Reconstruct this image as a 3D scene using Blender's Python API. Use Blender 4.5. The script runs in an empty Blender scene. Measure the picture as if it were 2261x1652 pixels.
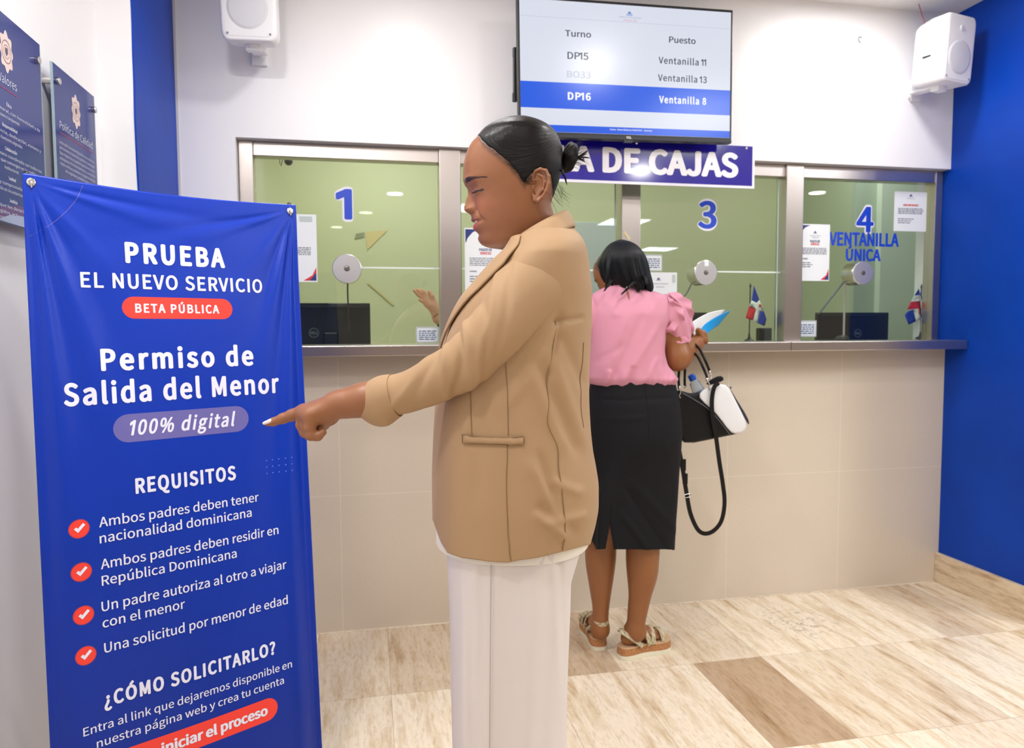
import bpy, bmesh, math, random, os
import numpy as np
from mathutils import Vector, Matrix, noise as mnoise
random.seed(7); rng = np.random.RandomState(7)
C = bpy.context.scene.collection
scene = bpy.context.scene

# ------------------------------------------------------------------ camera
FPX = 1572.8; CAMH = 1.32
YAW, PIT, ROL = (math.radians(a) for a in (11.2068, 3.5668, 0.29))
def cam_axes():
    cy, sy = math.cos(YAW), math.sin(YAW)
    f = np.array([sy*math.cos(PIT), cy*math.cos(PIT), -math.sin(PIT)])
    r = np.array([cy, -sy, 0.0]); d = np.cross(f, r)
    return np.array([r*math.cos(ROL)+d*math.sin(ROL), -r*math.sin(ROL)+d*math.cos(ROL), f])
CM = cam_axes(); CO = np.array([0, 0, CAMH])
cd = bpy.data.cameras.new('camera'); cam = bpy.data.objects.new('camera', cd); C.objects.link(cam)
mw = Matrix.Identity(4)
for i in range(3):
    mw[i][0] = CM[0][i]; mw[i][1] = -CM[1][i]; mw[i][2] = -CM[2][i]; mw[i][3] = CO[i]
cam.matrix_world = mw
cd.sensor_width = 36; cd.lens = FPX/2261*36; cd.clip_start = 0.05
cd.dof.use_dof = True; cd.dof.focus_distance = 1.42; cd.dof.aperture_fstop = 6.3
scene.camera = cam
scene.view_settings.view_transform = 'Standard'; scene.view_settings.look = 'None'
scene.view_settings.gamma = 1; scene.view_settings.exposure = -0.16
scene.view_settings.use_curve_mapping = False
w = bpy.data.worlds.new('world'); scene.world = w; w.use_nodes = True
w.node_tree.nodes['Background'].inputs[0].default_value = (.9, .93, 1, 1)
w.node_tree.nodes['Background'].inputs[1].default_value = 0.25
scene.cycles.adaptive_threshold = 0.02; scene.cycles.max_bounces = 7; scene.cycles.transparent_max_bounces = 12
scene.cycles.caustics_reflective = False; scene.cycles.caustics_refractive = False
scene.cycles.sample_clamp_indirect = 6

def ray(x, y): return CM.T @ np.array([(x-1130.5)/FPX, (y-826)/FPX, 1.0])
def onY(x, y, Y): d = ray(x, y); return CO + d*(Y/d[1])
def onX(x, y, X): d = ray(x, y); return CO + d*(X/d[0])
def onZ(x, y, Z): d = ray(x, y); return CO + d*((Z-CAMH)/d[2])
FWD = np.array([math.sin(YAW), math.cos(YAW), 0]); RGT = np.array([math.cos(YAW), -math.sin(YAW), 0]); UP = np.array([0, 0, 1.0])
def dep(x, y, d): r = ray(x, y); return CO + r*d/(r @ FWD)     # point at horizontal distance d ahead

# ------------------------------------------------------------------ materials
MATS = {}
def lin(c):
    return tuple((v/255/12.92 if v/255 <= .04045 else ((v/255+.055)/1.055)**2.4) for v in c)
def mat(name, rgb=(200, 200, 200), rough=.5, metal=0.0, spec=.5, emit=None, es=0, coat=0, sheen=0, alpha=1, sss=0, aniso=0):
    if name in MATS: return MATS[name]
    m = bpy.data.materials.new(name); m.use_nodes = True; b = m.node_tree.nodes['Principled BSDF']
    b.inputs['Base Color'].default_value = (*lin(rgb), 1); b.inputs['Roughness'].default_value = rough
    b.inputs['Metallic'].default_value = metal; b.inputs['Specular IOR Level'].default_value = spec
    b.inputs['Coat Weight'].default_value = coat; b.inputs['Coat Roughness'].default_value = .08
    b.inputs['Sheen Weight'].default_value = sheen; b.inputs['Anisotropic'].default_value = aniso
    if sss:
        b.inputs['Subsurface Weight'].default_value = sss; b.inputs['Subsurface Radius'].default_value = (1, .35, .2)
        b.inputs['Subsurface Scale'].default_value = .006
    if emit:
        b.inputs['Emission Color'].default_value = (*lin(emit), 1); b.inputs['Emission Strength'].default_value = es
    MATS[name] = m; return m
class NT:
    def __init__(s, m): s.t = m.node_tree; s.b = s.t.nodes['Principled BSDF']
    def n(s, typ, **kw):
        nd = s.t.nodes.new(typ)
        for k, v in kw.items():
            if k == 'ins':
                for kk, vv in v.items():
                    if hasattr(vv, 'is_output'): s.t.links.new(vv, nd.inputs[kk])
                    else: nd.inputs[kk].default_value = vv
            else: setattr(nd, k, v)
        return nd
    def math(s, op, a, b=0.0, c=0.0): return s.n('ShaderNodeMath', operation=op, ins={0: a, 1: b, 2: c}).outputs[0]
    def link(s, o, i): s.t.links.new(o, i)
    def pos(s): return s.n('ShaderNodeNewGeometry').outputs['Position']
    def obj(s): return s.n('ShaderNodeTexCoord').outputs['Object']
    def sep(s, v): return s.n('ShaderNodeSeparateXYZ', ins={0: v}).outputs
    def comb(s, x, y, z): return s.n('ShaderNodeCombineXYZ', ins={0: x, 1: y, 2: z}).outputs[0]
    def noise(s, vec, scale, detail=3, rough=.5): return s.n('ShaderNodeTexNoise', ins={'Vector': vec, 'Scale': scale, 'Detail': detail, 'Roughness': rough}).outputs[0]
    def ramp(s, fac, stops):
        r = s.n('ShaderNodeValToRGB', ins={0: fac}); e = r.color_ramp.elements
        while len(e) < len(stops): e.new(.5)
        for q, (p, c) in zip(e, stops): q.position = p; q.color = (*lin(c), 1)
        return r.outputs[0]
    def mix(s, fac, a, b, mode='MIX'):
        m = s.n('ShaderNodeMix', data_type='RGBA', blend_type=mode)
        for k, v in ((0, fac), (6, a), (7, b)):
            if hasattr(v, 'is_output'): s.t.links.new(v, m.inputs[k])
            else: m.inputs[k].default_value = v if k == 0 else (*v[:3], 1)
        return m.outputs[2]
    def line(s, x, x0, step, wd):     # 1 on joint lines of width wd
        q = s.math('FRACT', s.math('DIVIDE', s.math('SUBTRACT', x, x0 - wd/2), step))
        return s.math('LESS_THAN', q, wd/step)
    def bump(s, h, strength=.3, dist=.002):
        b = s.n('ShaderNodeBump', ins={'Height': h, 'Strength': strength, 'Distance': dist}).outputs[0]
        s.link(b, s.b.inputs['Normal']); return b
def rgbl(c): return lin(c)

M_white = mat('white_paint', (238, 237, 240), .38)
q = NT(M_white); q.bump(q.noise(q.pos(), 22, 4), .25, .003)
M_ceil = mat('ceiling_white', (235, 233, 233), .6)
q = NT(M_ceil); q.bump(q.noise(q.pos(), 9, 4), .3, .004)
M_blue = mat('blue_paint', (2, 60, 168), .45, spec=.22)
q = NT(M_blue); q.bump(q.noise(q.pos(), 30, 4), .25, .002)
q.link(q.ramp(q.noise(q.pos(), 2.2, 4), [(.35, (0, 58, 164)), (.7, (0, 68, 184))]), q.b.inputs['Base Color'])
M_hall = mat('hall_beige', (226, 216, 210), .5)
M_steel = mat('stainless', (196, 188, 184), .28, 1.0, aniso=.5)
q = NT(M_steel); s_ = q.sep(q.pos()); q.bump(q.noise(q.comb(q.math('MULTIPLY', s_[0], 400), s_[1], q.math('MULTIPLY', s_[2], 8)), 1, 2), .05, .0005)
M_green = mat('teller_green', (216, 218, 180), .55)
M_greyg = mat('teller_greygreen', (186, 198, 172), .55)
M_cream = mat('teller_cream', (224, 232, 212), .55)
M_black = mat('black_plastic', (18, 19, 22), .35)
M_dark = mat('dark_plastic', (36, 38, 44), .4)
M_chrome = mat('chrome', (215, 213, 210), .18, 1.0)
M_wplastic = mat('white_plastic', (236, 236, 240), .4)
M_paper = mat('paper_white', (232, 236, 240), .6)
M_ink = mat('ink_dark', (52, 60, 84), .6)
M_inkg = mat('ink_grey', (120, 126, 140), .6)
M_red = mat('print_red', (216, 44, 48), .5)
M_navy = mat('print_navy', (30, 50, 120), .5)
M_flagblue = mat('flag_blue', (30, 60, 170), .7)
M_flagred = mat('flag_red', (206, 40, 52), .7)
M_flagwhite = mat('flag_white', (238, 238, 240), .7)

# ------------------------------------------------------------------ object helpers
def wloc(o):
    v = np.zeros(3)
    while o: v += np.array(o.location); o = o.parent
    return v
def mesh(name, v, f, m=None, parent=None, smooth=False, loc=None, mats=None, fm=None):
    v = np.asarray(v, float).reshape(-1, 3)
    me = bpy.data.meshes.new(name)
    o = bpy.data.objects.new(name, me); C.objects.link(o)
    if parent is not None:
        o.parent = parent; base = wloc(parent)
    else:
        if loc is None:
            lo, hi = v.min(0), v.max(0); loc = np.array([(lo[0]+hi[0])/2, (lo[1]+hi[1])/2, lo[2]])
        o.location = tuple(loc); base = np.array(loc, float)
    me.from_pydata([tuple(p) for p in (v - base)], [], [tuple(int(i) for i in q) for q in f])
    for mm in (mats or ([m] if m else [])): me.materials.append(mm)
    if fm is not None: me.polygons.foreach_set('material_index', np.asarray(fm, dtype=np.int32))
    if smooth: me.polygons.foreach_set('use_smooth', [True]*len(me.polygons))
    me.update(); return o
def thing(name, loc, label, cat, group=None):
    o = bpy.data.objects.new(name, None); C.objects.link(o); o.location = tuple(loc); o.empty_display_size = .05
    o['label'] = label; o['category'] = cat
    if group: o['group'] = group
    return o
def tag(o, label, cat, group=None):
    o['label'] = label; o['category'] = cat
    if group: o['group'] = group
    return o
def struct(o): o['kind'] = 'structure'; return o
def join(*vf):
    V = []; F = []; n = 0
    for v, f in vf:
        v = np.asarray(v, float).reshape(-1, 3); V.append(v); F += [tuple(i+n for i in q) for q in f]; n += len(v)
    return np.concatenate(V), F
BOXF = [(0, 3, 2, 1), (4, 5, 6, 7), (0, 1, 5, 4), (1, 2, 6, 5), (2, 3, 7, 6), (3, 0, 4, 7)]
def box(a, b):
    (x0, y0, z0), (x1, y1, z1) = np.minimum(a, b), np.maximum(a, b)
    return np.array([(x0, y0, z0), (x1, y0, z0), (x1, y1, z0), (x0, y1, z0), (x0, y0, z1), (x1, y0, z1), (x1, y1, z1), (x0, y1, z1)]), BOXF
def bevel_box(a, b, r=.004, seg=2, mtx=None):
    bm = bmesh.new(); v, f = box(a, b); vs = [bm.verts.new(p) for p in v]
    for q in f: bm.faces.new([vs[i] for i in q])
    bmesh.ops.bevel(bm, geom=bm.edges[:], offset=r, segments=seg, affect='EDGES', profile=.6)
    bm.verts.index_update(); V = np.array([p.co[:] for p in bm.verts]); F = [tuple(p.index for p in q.verts) for q in bm.faces]; bm.free()
    return (V @ np.asarray(mtx)[:3, :3].T + np.asarray(mtx)[:3, 3] if mtx is not None else V), F
def frame_of(d):
    d = np.array(d, float); d /= np.linalg.norm(d); a = np.array([0, 0, 1.0]) if abs(d[2]) < .9 else np.array([1.0, 0, 0])
    u = np.cross(a, d); u /= np.linalg.norm(u); return u, np.cross(d, u), d
def cyl(p, q, r, r2=None, n=28, cap=True):
    p = np.array(p, float); q = np.array(q, float); r2 = r if r2 is None else r2; u, v, d = frame_of(q-p)
    t = np.arange(n)*2*math.pi/n; ring = np.cos(t)[:, None]*u + np.sin(t)[:, None]*v
    V = np.concatenate([p+ring*r, q+ring*r2]); F = [(i, (i+1) % n, n+(i+1) % n, n+i) for i in range(n)]
    if cap: F += [tuple(range(n))[::-1], tuple(range(n, 2*n))]
    return V, F
def lathe(p, axis, prof, n=40):            # prof: (distance along axis, radius)
    p = np.array(p, float); u, v, d = frame_of(axis); t = np.arange(n)*2*math.pi/n
    ring = np.cos(t)[:, None]*u + np.sin(t)[:, None]*v; V = np.concatenate([p+d*a+ring*max(r, 1e-5) for a, r in prof]); F = []
    for k in range(len(prof)-1): F += [(k*n+i, k*n+(i+1) % n, (k+1)*n+(i+1) % n, (k+1)*n+i) for i in range(n)]
    F += [tuple(range(n))[::-1], tuple(range((len(prof)-1)*n, len(prof)*n))]
    return V, F
def catmull(P, n):
    P = np.asarray(P, float); k = len(P); Q = np.concatenate([[2*P[0]-P[1]], P, [2*P[-1]-P[-2]]])
    t = np.linspace(0, k-1-1e-9, n); i = t.astype(int); s = (t-i)[:, None]
    a, b, c, d = Q[i], Q[i+1], Q[i+2], Q[i+3]
    return .5*((2*b)+(-a+c)*s+(2*a-5*b+4*c-d)*s**2+(-a+3*b-3*c+d)*s**3)
def tube(pts, r, n=10, m=None, sm=0, flat=None):
    pts = np.asarray(pts, float); r = np.full(len(pts), float(r)) if np.isscalar(r) else np.asarray(r, float)
    if sm: A = catmull(np.c_[pts, r], sm); pts, r = A[:, :3], A[:, 3]
    T = np.gradient(pts, axis=0); T /= np.linalg.norm(T, axis=1)[:, None]+1e-12
    u = frame_of(T[0])[0] if flat is None else np.array(flat, float); V = []; t = np.arange(n)*2*math.pi/n
    for p, tt, rr in zip(pts, T, r):
        u = u - tt*(u@tt); u /= np.linalg.norm(u); v = np.cross(tt, u)
        V.append(p + (np.cos(t)[:, None]*u*(m or 1) + np.sin(t)[:, None]*v)*rr)
    V = np.concatenate(V); k = len(pts)
    F = [(a*n+i, a*n+(i+1) % n, (a+1)*n+(i+1) % n, (a+1)*n+i) for a in range(k-1) for i in range(n)]
    F += [tuple(range(n))[::-1], tuple(range((k-1)*n, k*n))]
    return V, F
def prism(poly, thick, fr):                # poly in plane coords; fr: function (u,v,depth)->point
    n = len(poly); V = [fr(u, v, 0) for u, v in poly]+[fr(u, v, thick) for u, v in poly]
    F = [tuple(range(n)), tuple(range(n, 2*n))[::-1]] + [(i, n+i, n+(i+1) % n, (i+1) % n) for i in range(n)]
    return np.array(V), F
def rrect(x0, y0, x1, y1, r, n=8):
    P = []
    for cx, cy, a0 in ((x1-r, y1-r, 0), (x0+r, y1-r, 90), (x0+r, y0+r, 180), (x1-r, y0+r, 270)):
        P += [(cx+r*math.cos(math.radians(a0+90*i/n)), cy+r*math.sin(math.radians(a0+90*i/n))) for i in range(n+1)]
    return P

# ------------------------------------------------------------------ lettering (Blender's own font, turned into mesh)
FONT = None; CAPH = .73
try: FONT = bpy.data.fonts.load(os.path.join(bpy.utils.system_resource('DATAFILES'), 'fonts', 'Noto Sans CJK Regular.woff2'))
except Exception: FONT = None
def text_vf(s, bold=0.0, shear=0.0, space=1.0, ext=0.0):
    if '1' in s:
        V, F = text_vf(s.replace('1', 'I'), 0, 0, space); wI = text_vf('I')[0][:, 0]; st = wI.max()-wI.min(); P = [(V, F)]
        for i, ch in enumerate(s):
            if ch == '1':
                xr = text_vf(s[:i+1].replace('1', 'I'), 0, 0, space)[0][:, 0].max(); xl = xr-st; h = CAPH
                k_ = h/.73; P.append((np.array([(xl+.002, h, 0), (xl+.002, h-.13*k_, 0), (xl-.17*k_, h-.23*k_, 0), (xl-.17*k_, h-.1*k_, 0)])*(1, 1, 1)+[0, 0, -1e-5], [(0, 3, 2, 1)]))
        V, F = join(*P); V = V.copy(); V[:, 0] += shear*V[:, 1]
        if bold:
            K = 12; V, F = join(*[(V, F)]+[(V+np.array([bold*CAPH/.73*math.cos(2*math.pi*k/K), bold*CAPH/.73*.75*math.sin(2*math.pi*k/K), -(k+2)*1.4e-5]), F) for k in range(K)])
        return V, F
    cu = bpy.data.curves.new('t', 'FONT'); cu.body = s; cu.size = 1
    if FONT: cu.font = FONT
    cu.shear = shear; cu.space_character = space; cu.resolution_u = 4; cu.extrude = ext
    o = bpy.data.objects.new('t', cu); C.objects.link(o)
    dg = bpy.context.evaluated_depsgraph_get(); me = bpy.data.meshes.new_from_object(o.evaluated_get(dg))
    V = np.array([v.co[:] for v in me.vertices]).reshape(-1, 3); F = [tuple(p.vertices) for p in me.polygons]
    bpy.data.objects.remove(o); bpy.data.meshes.remove(me); bpy.data.curves.remove(cu)
    if bold:
        K = (14 if bold > .04 else 10) if len(s) < 20 else 6
        P = [(V, F)]+[(V+np.array([bold*CAPH/.73*math.cos(2*math.pi*k/K), bold*CAPH/.73*.75*math.sin(2*math.pi*k/K), -(k+1)*1.4e-5]), F) for k in range(K)]
        V, F = join(*P)
    return V, F
CAPH = float(text_vf('H')[0][:, 1].max())
def text_fit(s, x0, x1, base, cap, align='fit', **kw):   # V in (u,v,0): spans x0..x1, capital height cap
    V, F = text_vf(s, **kw); lo, hi = V[:, 0].min(), V[:, 0].max()
    sx = (x1-x0)/(hi-lo) if align == 'fit' else cap/CAPH
    V = V.copy(); V[:, 0] = x0+(V[:, 0]-lo)*sx; V[:, 1] = base+V[:, 1]*cap/CAPH
    return V, F
def grey_lines(x0, x1, ys, h, seed=0, just=True):      # rows of small unreadable print as little word bars
    r = random.Random(seed); P = []
    for y in ys:
        x = x0
        end = x1 if just else x0+(x1-x0)*r.uniform(.5, 1)
        while x < end-h:
            wd = min(r.uniform(1.2, 5)*h, end-x); P.append((np.array([(x, y, 0), (x+wd, y, 0), (x+wd, y+h, 0), (x, y+h, 0)]), [(0, 1, 2, 3)])); x += wd+h*.7
    return join(*P)
def place(vf, O, U, Vv, N, lift=.0006):
    v, f = vf; O, U, Vv, N = (np.array(a, float) for a in (O, U, Vv, N))
    return O + v[:, :1]*U + v[:, 1:2]*Vv + (v[:, 2:3]+lift)*N, f
# ------------------------------------------------------------------ the room
DW, GY, XL, XR, PX, ZC = 3.142, 3.222, -.866, 2.88, -.754, 2.87
PY = 2.62                                    # front of the pilaster; blue wall return ends at RY
RY = 2.55; HX, HY = 8.5, -8.5                # the hall goes on to the right and behind
M_floor = mat('travertine', (225, 210, 188), .22)
q = NT(M_floor); p = q.sep(q.pos())
ix = q.math('FLOOR', q.math('DIVIDE', q.math('SUBTRACT', p[0], 1.226), .2935)); iy = q.math('FLOOR', q.math('DIVIDE', q.math('SUBTRACT', p[1], 1.96), .585))
rnd = q.n('ShaderNodeTexWhiteNoise', noise_dimensions='2D', ins={'Vector': q.comb(ix, iy, 0)})
off = q.math('MULTIPLY', rnd.outputs[0], 37.0)
ve = q.noise(q.comb(q.math('ADD', q.math('MULTIPLY', p[0], 12), off), q.math('ADD', q.math('MULTIPLY', p[1], 1.7), q.math('MULTIPLY', p[0], 2.0)), off), 1.5, 9, .66)
fine = q.noise(q.comb(q.math('ADD', q.math('MULTIPLY', p[0], 60), off), q.math('MULTIPLY', p[1], 14), off), 1.5, 5, .7)
base = q.ramp(ve, [(.3, (186, 158, 124)), (.42, (224, 206, 180)), (.54, (241, 230, 213)), (.66, (232, 216, 190)), (.78, (214, 190, 156))])
base = q.mix(q.math('MULTIPLY', q.math('MAXIMUM', q.math('SUBTRACT', .5, fine), 0), 2.2), base, rgbl((176, 146, 112)))
def at_(i, j): return q.math('MULTIPLY', q.math('COMPARE', ix, i, .5), q.math('COMPARE', iy, j, .5))
tone = q.ramp(rnd.outputs[0], [(0, (236, 228, 218)), (.3, (246, 242, 236)), (.7, (255, 252, 246)), (1, (242, 236, 228))])
dk = q.math('MAXIMUM', q.math('MAXIMUM', at_(0, 0), q.math('MULTIPLY', at_(-2, 1), .75)), q.math('MAXIMUM', q.math('MULTIPLY', at_(-4, 1), .5), q.math('MULTIPLY', at_(4, 1), .45)))
tone = q.mix(dk, tone, rgbl((196, 176, 156)))
base = q.mix(1.0, base, tone, 'MULTIPLY')
jt = q.math('MAXIMUM', q.line(p[0], 1.226, .2935, .0025), q.line(p[1], 1.96, .585, .0025))
base = q.mix(q.math('MULTIPLY', jt, .5), base, rgbl((150, 130, 108)))
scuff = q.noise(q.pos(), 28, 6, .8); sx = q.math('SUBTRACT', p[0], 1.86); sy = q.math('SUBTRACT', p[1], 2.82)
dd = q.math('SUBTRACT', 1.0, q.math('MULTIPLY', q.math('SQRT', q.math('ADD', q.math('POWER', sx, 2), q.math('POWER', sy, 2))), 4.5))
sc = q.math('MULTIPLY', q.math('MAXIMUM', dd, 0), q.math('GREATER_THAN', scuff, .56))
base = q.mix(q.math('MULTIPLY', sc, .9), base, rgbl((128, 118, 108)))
q.link(base, q.b.inputs['Base Color']); q.bump(q.math('ADD', q.math('MULTIPLY', jt, -1), q.math('MULTIPLY', ve, .15)), .25, .001)
M_tile = mat('porcelain_tile', (214, 202, 186), .2)
q = NT(M_tile); p = q.sep(q.pos())
jt = q.math('MAXIMUM', q.line(p[0], -.14, .6075, .003), q.line(p[2], .604, .604, .003))
nb = q.noise(q.pos(), 260, 3, .7); big = q.noise(q.pos(), 3, 3)
tc = q.ramp(nb, [(.3, (206, 192, 174)), (.7, (222, 208, 190))]); tc = q.mix(q.math('MULTIPLY', big, .3), tc, rgbl((200, 190, 176)))
q.link(q.mix(q.math('MULTIPLY', jt, .6), tc, rgbl((232, 222, 206))), q.b.inputs['Base Color']); q.bump(jt, -.3, .001)
M_base = mat('marble_base', (222, 205, 180), .25)
q = NT(M_base); p = q.sep(q.pos())
q.link(q.ramp(q.noise(q.comb(p[0], q.math('MULTIPLY', p[1], 3), q.math('MULTIPLY', p[2], 18)), 2.2, 7, .65), [(.32, (184, 156, 122)), (.55, (226, 208, 180)), (.75, (214, 196, 166))]), q.b.inputs['Base Color'])

struct(mesh('floor', *box((XL-.3, HY, -.05), (HX, 6.2, 0)), M_floor))
struct(mesh('ceiling', *box((XL-.3, HY, ZC), (HX, DW+.2, ZC+.08)), M_ceil))
struct(mesh('wall_left', *join(box((XL-.2, HY, 0), (XL, PY, ZC)), box((XL-.2, PY, 0), (PX-.006, DW+.2, ZC))), M_white))
# the blue painted return of the pilaster, brushed unevenly at both edges
def ragged(n, a, s): 
    return [a + s*mnoise.noise(Vector((k*.31, s*50, a))) for k in range(n)]
n = 60; zs = np.linspace(0, ZC, n); e1 = ragged(n, PY+.004, .012); e2 = ragged(n, DW-.002, .006)
V = [(PX-.006, a, z) for a, z in zip(e1, zs)]+[(PX-.006, b, z) for b, z in zip(e2, zs)]+[(PX, a, z) for a, z in zip(e1, zs)]+[(PX, b, z) for b, z in zip(e2, zs)]
F = []
for k in range(n-1):
    F += [(2*n+k, 3*n+k, 3*n+k+1, 2*n+k+1), (k, k+1, n+k+1, n+k), (k, 2*n+k, 2*n+k+1, k+1), (n+k, n+k+1, 3*n+k+1, 3*n+k)]
struct(mesh('wall_pilaster', V, F, M_blue))
# far wall: bulkhead above the windows, strip left of them, tiled counter front under them
OX0, OZ = -.53, 2.115
struct(mesh('wall_back', *join(box((PX, DW, OZ), (XR, DW+.2, ZC)), box((PX, DW, 0), (OX0, DW+.2, OZ)), box((XR-.02, DW+.13, 1.2), (XR, DW+.2, OZ))), M_white))
struct(mesh('wall_counter', *box((OX0, DW, 0), (XR, DW+.1, 1.213)), M_tile))
struct(mesh('wall_right', *box((XR, RY, 0), (XR+.2, DW+.2, ZC)), M_blue))
struct(mesh('wall_return', *box((XR+.2, RY, 0), (HX, RY+.1, ZC)), M_hall))
struct(mesh('wall_hall', *box((HX, HY, 0), (HX+.1, RY+.1, ZC)), M_hall))
struct(mesh('wall_rear', *box((XL-.3, HY-.1, 0), (HX, HY, ZC)), M_hall))
struct(mesh('baseboard_right', *bevel_box((XR-.022, RY, 0), (XR, DW-.001, .153), .002), M_base))
struct(mesh('trim_1', *join(box((PX, DW-.0035, .003), (PX+.009, DW-.0005, ZC-.001))), mat('caulk_grey', (205, 203, 208), .6)))
# teller room behind the glass
struct(mesh('wall_teller', *box((PX, 4.95, 0), (4.6, 5.05, 2.75)), M_green))
struct(mesh('wall_teller_left', *box((PX-.1, DW+.2, 0), (PX, 5.05, 2.75)), M_green))
struct(mesh('wall_teller_column', *box((onY(1888, 500, 4.25)[0], 4.25, 0), (onY(1946, 500, 4.2)[0]+.1, 4.95, 2.75)), M_greyg))
struct(mesh('wall_teller_right', *box((onY(1946, 500, 4.2)[0], 4.2, 0), (4.6, 4.95, 2.75)), M_cream))
struct(mesh('wall_teller_side', *box((4.6, DW+.2, 0), (4.7, 5.05, 2.75)), M_cream))
struct(mesh('wall_teller_front', *box((XR+.2, DW+.1, 0), (4.7, DW+.2, 2.75)), M_cream))
struct(mesh('ceiling_teller', *box((PX, DW+.2, 2.75), (4.7, 5.05, 2.85)), mat('teller_ceiling', (226, 228, 206), .6)))

# stainless shelf and window frames
sh = thing('counter_shelf', (1.2, 3.05, 1.213), 'long stainless steel shelf on top of the beige tiled teller counter', 'shelf')
xs = [OX0-.05, 1.92, XR-.001]
v, f = join(*[bevel_box((a+.0008, 3.0, 1.2135), (b-.0008, GY+.34 if 0 else 3.34, 1.257), .003) for a, b in zip(xs[:-1], xs[1:])])
mesh('shelf_top', v, f, M_steel, sh)
PIL = [(.308, .402), (1.152, 1.245), (1.992, 2.086)]
fr = thing('window_frame', (1.2, GY, 1.257), 'brushed stainless steel frame around the row of teller windows', 'window frame')
mesh('head_rail', *join(*[bevel_box((a, GY-.03, 2.055), (b, GY+.03, OZ-.001), .003) for a, b in ((-.47, .308), (.402, 1.152), (1.245, 1.992), (2.086, 2.835))]), M_steel, fr)
mesh('jamb', *bevel_box((OX0+.002, GY-.035, 1.2575), (-.4705, GY+.035, OZ-.001), .003), M_steel, fr)
mesh('jamb', *bevel_box((2.8355, GY-.035, 1.2575), (XR-.002, GY+.035, OZ-.001), .003), M_steel, fr)
for a, b in PIL: mesh('mullion', *bevel_box((a+.0005, GY-.045, 1.2575), (b-.0005, GY+.045, OZ-.001), .003), M_steel, fr)
mesh('sealant_strip', *join(*[box((b+.0005, GY-.006, 1.2575), (b+.006, GY+.006, 2.054)) for a, b in PIL]), M_dark, fr)
# glass panes (clear faintly green sheet: fresnel mirror over tinted transparency)
gm = bpy.data.materials.new('window_glass'); gm.use_nodes = True; nt = gm.node_tree; nt.nodes.clear()
out = nt.nodes.new('ShaderNodeOutputMaterial'); tr = nt.nodes.new('ShaderNodeBsdfTransparent'); gl = nt.nodes.new('ShaderNodeBsdfGlossy'); mx = nt.nodes.new('ShaderNodeMixShader'); lw = nt.nodes.new('ShaderNodeLayerWeight'); pw = nt.nodes.new('ShaderNodeMath'); fz = nt.nodes.new('ShaderNodeMath')
tr.inputs[0].default_value = (.93, .97, .93, 1); gl.inputs[0].default_value = (1, 1, 1, 1); gl.inputs['Roughness'].default_value = .0; lw.inputs[0].default_value = .5; pw.operation = 'POWER'; pw.inputs[1].default_value = 5; fz.operation = 'MULTIPLY_ADD'; fz.inputs[1].default_value = .95; fz.inputs[2].default_value = .04
nt.links.new(lw.outputs['Facing'], pw.inputs[0]); nt.links.new(pw.outputs[0], fz.inputs[0])
nt.links.new(fz.outputs[0], mx.inputs[0]); nt.links.new(tr.outputs[0], mx.inputs[1]); nt.links.new(gl.outputs[0], mx.inputs[2]); nt.links.new(mx.outputs[0], out.inputs[0])
M_edge = mat('glass_edge', (170, 205, 190), .2)
panes = [(-.4700, .3080), (.4085, 1.1515), (1.2515, 1.9915), (2.0925, 2.8350)]
discs = [(766, 593), None, (1559, 602), (1906, 603)]
for k, (a, b) in enumerate(panes):
    g = struct(mesh('window_%d' % (k+1), *box((a, GY-.004, 1.2575), (b, GY+.004, 2.0545)), gm))
    pl = onY(1180, 593, GY)
    z = onY(900, 592, GY)[2]
    x0 = onY(*discs[k], GY)[0]+.05 if discs[k] else a
    if k < 3: mesh('pane_joint', *box((x0, GY-.0052, z-.004), (b, GY-.0042, z+.003)), mat('joint_white', (226, 236, 228), .3), g)
    if k in (1, 2):
        xe = b-.018
        mesh('pane_edge', *box((xe-.003, GY-.0053, 1.2585), (xe+.003, GY-.0042, 2.053)), M_edge, g)

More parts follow.
